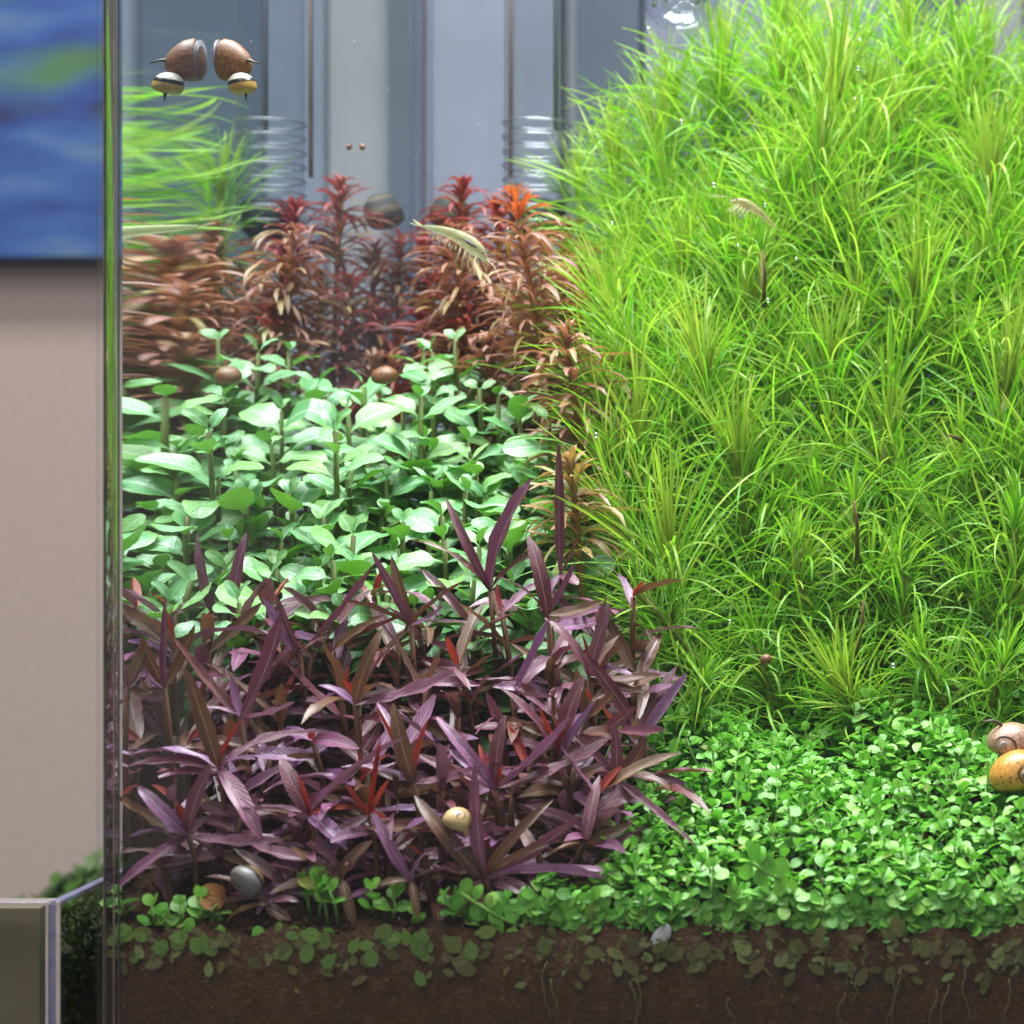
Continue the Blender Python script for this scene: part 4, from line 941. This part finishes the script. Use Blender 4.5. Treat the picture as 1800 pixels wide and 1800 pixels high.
def shell_mesh(mat, turns=2.4, k=0.30, off=0.42, tub=0.60, drop=0.42, nt_=44, nu=18, name='shell'):
    """log-spiral snail shell, about unit radius, apex up (+Z), mouth at the end of the spiral"""
    mb = MB(); vs = []; uv = []; fs = []
    for i in range(nt_ + 1):
        th = turns * 2 * math.pi * i / nt_; r = math.exp(-k * (turns * 2 * math.pi - th))
        c = Vector((off * r * math.cos(th), off * r * math.sin(th), -drop * r)); er = Vector((math.cos(th), math.sin(th), 0)); ez = Vector((0, 0, 1))
        for q in range(nu):
            a = 2 * math.pi * q / nu
            vs.append(c + er * (tub * r * math.cos(a)) + ez * (tub * r * 0.88 * math.sin(a))); uv.append((q / nu, i / nt_))
    for i in range(nt_):
        for q in range(nu):
            q2 = (q + 1) % nu; fs.append((i*nu+q, i*nu+q2, (i+1)*nu+q2, (i+1)*nu+q))
    fs.append(tuple(range(nt_*nu, (nt_+1)*nu))); fs.append(tuple(range(nu))[::-1])
    mb.add(vs, fs, uv); return mb.mesh(name, [mat])
def globe_mesh(mat, name='shell', taper=0.0):
    """globose nerite shell: a skewed globe, wide below and flattened at the mouth side (-Z)"""
    mb = MB(); vs = []; uv = []; fs = []; nl, nm = 18, 26
    for i in range(nl + 1):
        la = math.pi * (i / nl - 0.5)
        for j in range(nm):
            lo = 2 * math.pi * j / nm; r = 1.0 + 0.05 * math.sin(lo + 0.6) + 0.025 * math.sin(lo * 2 + la * 3)
            z = math.sin(la); z = z if z > -0.35 else -0.35 + (z + 0.35) * 0.45
            groove = 1.0 - 0.02 * max(0, math.sin(la * 9 + lo)) 
            r *= 1 - taper * z
            vs.append((r * groove * math.cos(la) * math.cos(lo) + 0.12 * z, r * groove * math.cos(la) * math.sin(lo), z)); uv.append((i / nl, j / nm))
    for i in range(nl):
        for j in range(nm):
            j2 = (j + 1) % nm; fs.append((i*nm+j, i*nm+j2, (i+1)*nm+j2, (i+1)*nm+j))
    mb.add(vs, fs, uv); return mb.mesh(name, [mat])
def blob(name, mat, parent, pts, rads, n=10, sub=True):
    mb = MB(); mb.tube(pts, rads, n); o = link(name, mb.mesh(name, [mat]), parent)
    return o
M_body = plain_mat('snail_body', (0.05, 0.03, 0.02), (0.11, 0.07, 0.045), 3, 0.4, 0.5)
M_film = plain_mat('pale_snail_foot', (0.13, 0.12, 0.14), (0.20, 0.18, 0.20), 4, 0.4, 0.5)
M_apex = band_mat('grey_violet_apex', (0.20, 0.17, 0.20), (0.36, 0.32, 0.36), speck=((0.10, 0.07, 0.08), 5.0), rough=0.4)
M_apex_ring = plain_mat('dark_apex_ring', (0.04, 0.02, 0.02), (0.07, 0.04, 0.03), 4, 0.4, 0.4)
def snail(px, py, d, r, rot, mat, label, spikes=None, scale=(1, 1, 1), tent=None, foot=None, apex=None, taper=0.0):
    t = thing('snail', at(px, py, d), label, 'snail')
    o = link('shell', globe_mesh(mat, 'shell', taper), t); o.rotation_euler = [R(a) for a in rot]; o.scale = (r * scale[0], r * scale[1], r * scale[2])
    if apex:   # direction of the worn apex, its size
        dr = Vector(apex[0]).normalized(); q = Vector((0, 0, 1)).rotation_difference(dr).to_euler()
        c = link('apex', shell_mesh(M_apex, 2.6, 0.22, 0.46, 0.42, 0.25, 40, 10, 'apex'), o)
        c.parent = o; c.rotation_euler = q; c.location = dr * 0.93; c.scale = (apex[1],) * 3
        mb = MB(); mb.tube([(0.98 * math.cos(2*math.pi*k/20), 0.98 * math.sin(2*math.pi*k/20), -0.22) for k in range(21)], [0.10] * 21, 5, False)
        c = link('apex_ring', mb.mesh('apex_ring', [M_apex_ring]), o); c.rotation_euler = q; c.location = dr * 0.93; c.scale = (apex[1],) * 3
    if spikes:
        for sp in spikes: blob('spike', M_body, t, [Vector(sp[0]) * r, Vector(sp[1]) * r], [0.12 * r, 0.02 * r], 6)
    if foot: blob('foot', M_film if foot[2] else M_body, t, [Vector(q) * r for q in foot[0]], [q * r for q in foot[1]], 16)
    if tent:
        for tt in tent: blob('tentacle', M_body, t, [Vector(q) * r for q in tt], [0.08 * r] * (len(tt) - 1) + [0.03 * r], 6)
    return t
sm_brown = band_mat('speckled_brown_shell', (0.11, 0.040, 0.013), (0.25, 0.09, 0.026), speck=((0.03, 0.015, 0.01), 9.0), rough=0.5)
sm_yel = band_mat('yellow_black_shell', (0.30, 0.17, 0.035), (0.40, 0.25, 0.06), zband=(0.15, 0.42, (0.42, 0.36, 0.30)), rough=0.25)
sm_dark = band_mat('dark_banded_shell', (0.04, 0.03, 0.022), (0.10, 0.06, 0.03), band=(0.010, 0.009, 0.010), lo=[(0.42, 0.50), (0.62, 0.72), (0.85, 0.98)], rough=0.75)
sm_grey = band_mat('grey_shell', (0.15, 0.135, 0.125), (0.22, 0.20, 0.19), zband=(0.30, 0.48, (0.36, 0.23, 0.08)), rough=0.4)
sm_cream = band_mat('cream_shell', (0.52, 0.34, 0.14), (0.66, 0.47, 0.24), speck=((0.30, 0.17, 0.06), 9.0), rough=0.35)
sm_red = band_mat('worn_reddish_shell', (0.28, 0.12, 0.06), (0.46, 0.30, 0.22), speck=((0.10, 0.05, 0.03), 8.0), rough=0.4)
sm_orange = band_mat('orange_shell', (0.46, 0.19, 0.025), (0.58, 0.28, 0.05), speck=((0.10, 0.05, 0.02), 5.0), rough=0.32)
sm_white = band_mat('greyish_white_shell', (0.42, 0.40, 0.42), (0.56, 0.54, 0.56), speck=((0.22, 0.2, 0.2), 6.0), rough=0.5)
snail(405, 106, 0.690, 0.0066, (0, 98, 0), sm_brown, 'speckled brown snail clinging to the left glass pane high up', scale=(1.05, 0.9, 1.15), taper=0.24,
      tent=[[(0.75, -0.3, -0.05), (1.15, -0.35, -0.1), (1.60, -0.35, -0.25)]], foot=([(-0.58, 0, 0.1), (-0.50, 0, 0.1)], [0.95, 0.9], 1))
snail(427, 151, 0.687, 0.0046, (0, 12, 200), sm_yel, 'small yellow snail with black band and spike hanging under the brown snail', spikes=[((0.2, 0, -0.6), (0.28, 0, -1.15))], scale=(1.0, 1.0, 0.98))
snail(788, 378, 0.962, 0.0092, (12, 10, 30), sm_dark, 'dark banded round snail on the back glass among crimson plants', scale=(1, 1, 1.15))
snail(636, 258, 0.862, 0.0014, (0, 80, 0), sm_brown, 'tiny brown snail high on the left pane, seen beside its reflection')
snail(432, 1548, 0.6078, 0.0052, (-58, 20, -25), sm_grey, 'grey snail with ochre rim resting on purple leaves at the soil', scale=(1, 1, 0.85))
snail(803, 1443, 0.6066, 0.0042, (10, 30, 60), sm_cream, 'cream yellow snail among the purple leaves near the largest rosette', apex=((-0.7, -0.6, 0.5), 0.40))
snail(675, 662, 0.795, 0.0050, (20, 0, 10), sm_brown, 'small brown snail on a leaf at the back of the green patch', scale=(1, 1, 0.8))
snail(1160, 1650, YF + 0.0004, 0.0043, (0, 28, 0), sm_white, 'flat greyish white snail on the front glass at the soil line', scale=(0.58, 0.28, 1.15))
snail(1778, 1308, 0.664, 0.0080, (0, 15, 0), sm_red, 'worn reddish grey snail at the right edge, upper of two', scale=(1.05, 1, 0.9), apex=((-0.30, -1.0, -0.05), 0.42), tent=[[(-0.4, -0.2, 0.8), (-0.75, -0.25, 0.98), (-1.2, -0.3, 0.95)]])
snail(1786, 1362, 0.652, 0.0082, (0, -10, 0), sm_orange, 'orange snail on the carpet at the right edge, lower of two', scale=(1.1, 1, 0.95), apex=((0.62, -1.0, 0.1), 0.42))
snail(1346, 1160, 0.690, 0.0020, (60, 0, 0), sm_brown, 'tiny brown snail between lower needle leaves')
# curled dead leaf
M_dead = leaf_mat('orange_dead_leaf', [(0, (0.36, 0.13, 0.025)), (1, (0.42, 0.17, 0.035))], rough=0.5, trans=0.25, nscale=12, bstr=0.4, rib=(0.3, 0.1, 0.02))
dl = thing('dead_leaf', at(345, 1580, 0.6085), 'curled orange-brown dead leaf beside the grey snail', 'leaf')
mb = MB(); leaf_geo(mb, Matrix.Identity(4), p_ovate, 8, 4, 0.7, -1.9, 0.3, 0.4, 1.0, 0.2, asp=0.6); o = link('blade', mb.mesh('blade', [M_dead]), dl)
o.rotation_euler = frame((0.8, -0.1, 0.1), (0, -0.8, 0.6)).to_euler(); o.scale = (0.0095, 0.0075, 0.0095)

M_shr = leaf_mat('pale_shrimp_shell', [(0, (0.46, 0.46, 0.26)), (1, (0.50, 0.48, 0.30))], rough=0.3, spec=0.5, trans=0.55, nscale=10, bstr=0.2, mottle=0.3, clear=0.35)
M_shr2 = leaf_mat('tan_shrimp_shell', [(0, (0.50, 0.42, 0.22)), (1, (0.54, 0.46, 0.26))], rough=0.25, spec=0.6, trans=0.45, nscale=10, bstr=0.2, mottle=0.35, clear=0.35)
M_leg = plain_mat('shrimp_limb', (0.46, 0.40, 0.26), (0.58, 0.52, 0.36), 4, 0.35, 0.5)
M_eye = plain_mat('shrimp_eye', (0.008, 0.008, 0.008), (0.015, 0.014, 0.014), 4, 0.2, 0.7)
M_gut = plain_mat('shrimp_dark_marking', (0.03, 0.03, 0.045), (0.07, 0.065, 0.09), 6, 0.35, 0.5)
def shrimp(head, tail, d, mat, label, back=1):
    a = at(tail[0], tail[1], d + 0.004); b = at(head[0], head[1], d - 0.004); v = b - a; L = v.length
    t = thing('shrimp', a, label, 'shrimp'); t.rotation_euler = frame(v, (0, -0.25, 1)).to_euler(); t.scale = (L, L, L)
    pts = []; rad = []
    for i in range(34):
        x = i / 33
        r = float(np.interp(x, [0, 0.08, 0.22, 0.42, 0.56, 0.70, 0.82, 0.90, 0.95, 1.0], [0.012, 0.028, 0.046, 0.068, 0.086, 0.098, 0.080, 0.048, 0.020, 0.004]))
        if x < 0.58: r *= 1.0 + 0.07 * ((x * 11) % 1.0 - 0.5)
        pts.append((x, 0, 0.10 * math.sin(x * 3.0) - 0.05 * (x > 0.85) * (x - 0.85) / 0.15)); rad.append(r)
    mb = MB(); mb.tube(pts, rad, 14); mb.v = [(p[0], p[1] * 0.72, p[2] * 1.0) for p in mb.v]
    link('body', mb.mesh('body', [mat]), t)
    for s_ in (-1, 0, 1):
        mb = MB(); leaf_geo(mb, frame((-1, s_ * 0.45, 0.05 - 0.25 * abs(s_)), (0, 0, 1)).to_4x4() @ Matrix.Diagonal((0.15, 0.06, 0.15, 1)), p_blunt, 5, 2, 0, 0.2, 0.1, asp=0.4); link('tail_fan', mb.mesh('tail_fan', [mat]), t)
    for s_ in (-1, 1):
        mb = MB(); e = Vector((0.90, s_ * 0.045, 0.085)); mb.tube([e + Vector((0, -s_ * 0.012, -0.008)), e, e + Vector((0.004, s_ * 0.012, 0.006)), e + Vector((0.006, s_ * 0.018, 0.009))], [0.006, 0.016, 0.014, 0.004], 8); link('eye', mb.mesh('eye', [M_eye]), t)
        for k in range(4):
            x = 0.60 + 0.075 * k; b0 = Vector((x, s_ * 0.05, 0.02)); mb = MB()
            mb.tube([b0, b0 + Vector((0.03, s_ * 0.05, -0.11)), b0 + Vector((0.02 + 0.02 * k, s_ * 0.06, -0.17)), b0 + Vector((0.06 + 0.02 * k, s_ * 0.06, -0.22))], [0.011, 0.008, 0.007, 0.003], 5); link('leg', mb.mesh('leg', [M_leg]), t)
        for k in range(4):
            x = 0.22 + 0.09 * k; b0 = Vector((x, s_ * 0.03, 0.0)); mb = MB()
            leaf_geo(mb, Matrix.Translation(b0) @ frame((-0.35, s_ * 0.3, -1), (-1, 0, 0)).to_4x4() @ Matrix.Diagonal((0.10, 0.04, 0.10, 1)), p_lance, 4, 2, asp=0.4); link('swimmeret', mb.mesh('swimmeret', [mat]), t)
        mb = MB(); mb.tube([(0.95, s_ * 0.02, 0.03), (1.10, s_ * 0.08, 0.02), (1.28, s_ * 0.16, -0.06), (1.42, s_ * 0.2, -0.18)], [0.006, 0.004, 0.003, 0.001], 5); link('antenna', mb.mesh('antenna', [M_leg]), t)
    mb = MB(); mb.tube([(0.60, -0.078, 0.13), (0.68, -0.083, 0.135), (0.76, -0.070, 0.12), (0.80, -0.05, 0.11)], [0.006, 0.018, 0.016, 0.004], 8); link('dark_marking', mb.mesh('dark_marking', [M_gut]), t)
    return t
shrimp((862, 462), (742, 398), 0.800, M_shr, 'pale yellowish shrimp swimming above the copper plants')
shrimp((1282, 352), (1362, 400), 0.795, M_shr2, 'small tan shrimp with dark saddle on the needle mound')
shrimp((462, 385), (448, 450), 0.90, M_shr, 'faint pale shrimp hovering upright near the left glass') if False else None
# air bubbles on the mound, most added to imitate white glints on the needles
M_bub = thin_glass('glint_bubble_skin', (0.95, 0.97, 1.0), 0.35, 0.05)
for i, (px, py, d) in enumerate([(1512, 70, 0.86), (1508, 120, 0.858), (1503, 175, 0.855), (1198, 214, 0.86), (1076, 392, 0.83), (1255, 325, 0.80), (1297, 432, 0.79), (1350, 528, 0.785), (1400, 455, 0.80), (1048, 765, 0.735), (1345, 360, 0.795), (1570, 1170, 0.685), (1283, 1092, 0.70), (1140, 52, 0.885)]):
    mb = MB(); r = 0.0010 if i % 2 else 0.0007; vs = []; fs = []
    mb.tube([(0, 0, r * math.sin(R(a))) for a in range(-85, 86, 17)], [r * math.cos(R(a)) for a in range(-85, 86, 17)], 10)
    o = link('glint_bubble', mb.mesh('glint_bubble', [M_bub])); o.location = at(px, py, d); tag(o, 'tiny silvery air bubble imitating a glint on the needle leaves', 'bubble', 'air bubbles as glints on the mound')

# dead brown stems inside the mound
M_deadst = plain_mat('dead_brown_stem', (0.10, 0.055, 0.02), (0.17, 0.10, 0.04), 150, 0.7)
for (a, b, d, lab) in [((1500, 880), (1507, 985), 0.715, 'dead brown stem with pale tip in the middle of the mound'), ((1518, 1055), (1502, 1160), 0.705, 'dead dark brown stem near the carpet edge'), ((1340, 440), (1342, 540), 0.79, 'thick brown leafless stem below the small shrimp'), ((1668, 765), (1690, 775), 0.75, 'short brown broken stem piece at right in the mound')]:
    p0 = at(a[0], a[1], d); p1 = at(b[0], b[1], d + 0.004); mb = MB(); mb.tube([Vector((0, 0, 0)), (p1 - p0) * 0.4 + Vector((0.0008, 0, 0)), p1 - p0], [0.0004, 0.0007, 0.0009], 7)
    o = link('brown_twig', mb.mesh('brown_twig', [M_deadst])); o.location = p0; tag(o, lab, 'twig')

# drifting specks in the water and dust on the inside of the front glass
M_speck = plain_mat('pale_speck', (0.45, 0.42, 0.36), (0.60, 0.56, 0.50), 10, 0.6)
mb = MB(); rk = random.Random(9)
def speck(c, r):
    vv = [c + Vector(q) * r * rk.uniform(0.5, 1.3) for q in ((1,0,0),(-1,0,0),(0,1,0),(0,-1,0),(0,0,1),(0,0,-1))]
    mb.add(vv, [(0,2,4),(2,1,4),(1,3,4),(3,0,4),(2,0,5),(1,2,5),(3,1,5),(0,3,5)])
for k in range(70): speck(at(rk.uniform(320, 1100), rk.uniform(0, 420), rk.uniform(0.66, 0.93)), rk.uniform(0.00012, 0.00030))
for k in range(260):
    c = at(rk.uniform(205, 1800), 1800 - 190 * rk.random() ** 0.7, YF - 0.0012); speck(c, rk.uniform(0.00006, 0.00017))
for k in range(60): c = at(rk.uniform(205, 1800), rk.uniform(900, 1620), YF - 0.0012); speck(c, rk.uniform(0.00005, 0.00013))
tag(link('specks', mb.mesh('specks', [M_speck])), 'tiny pale specks drifting in the water and stuck to the glass', 'specks', kind='stuff')
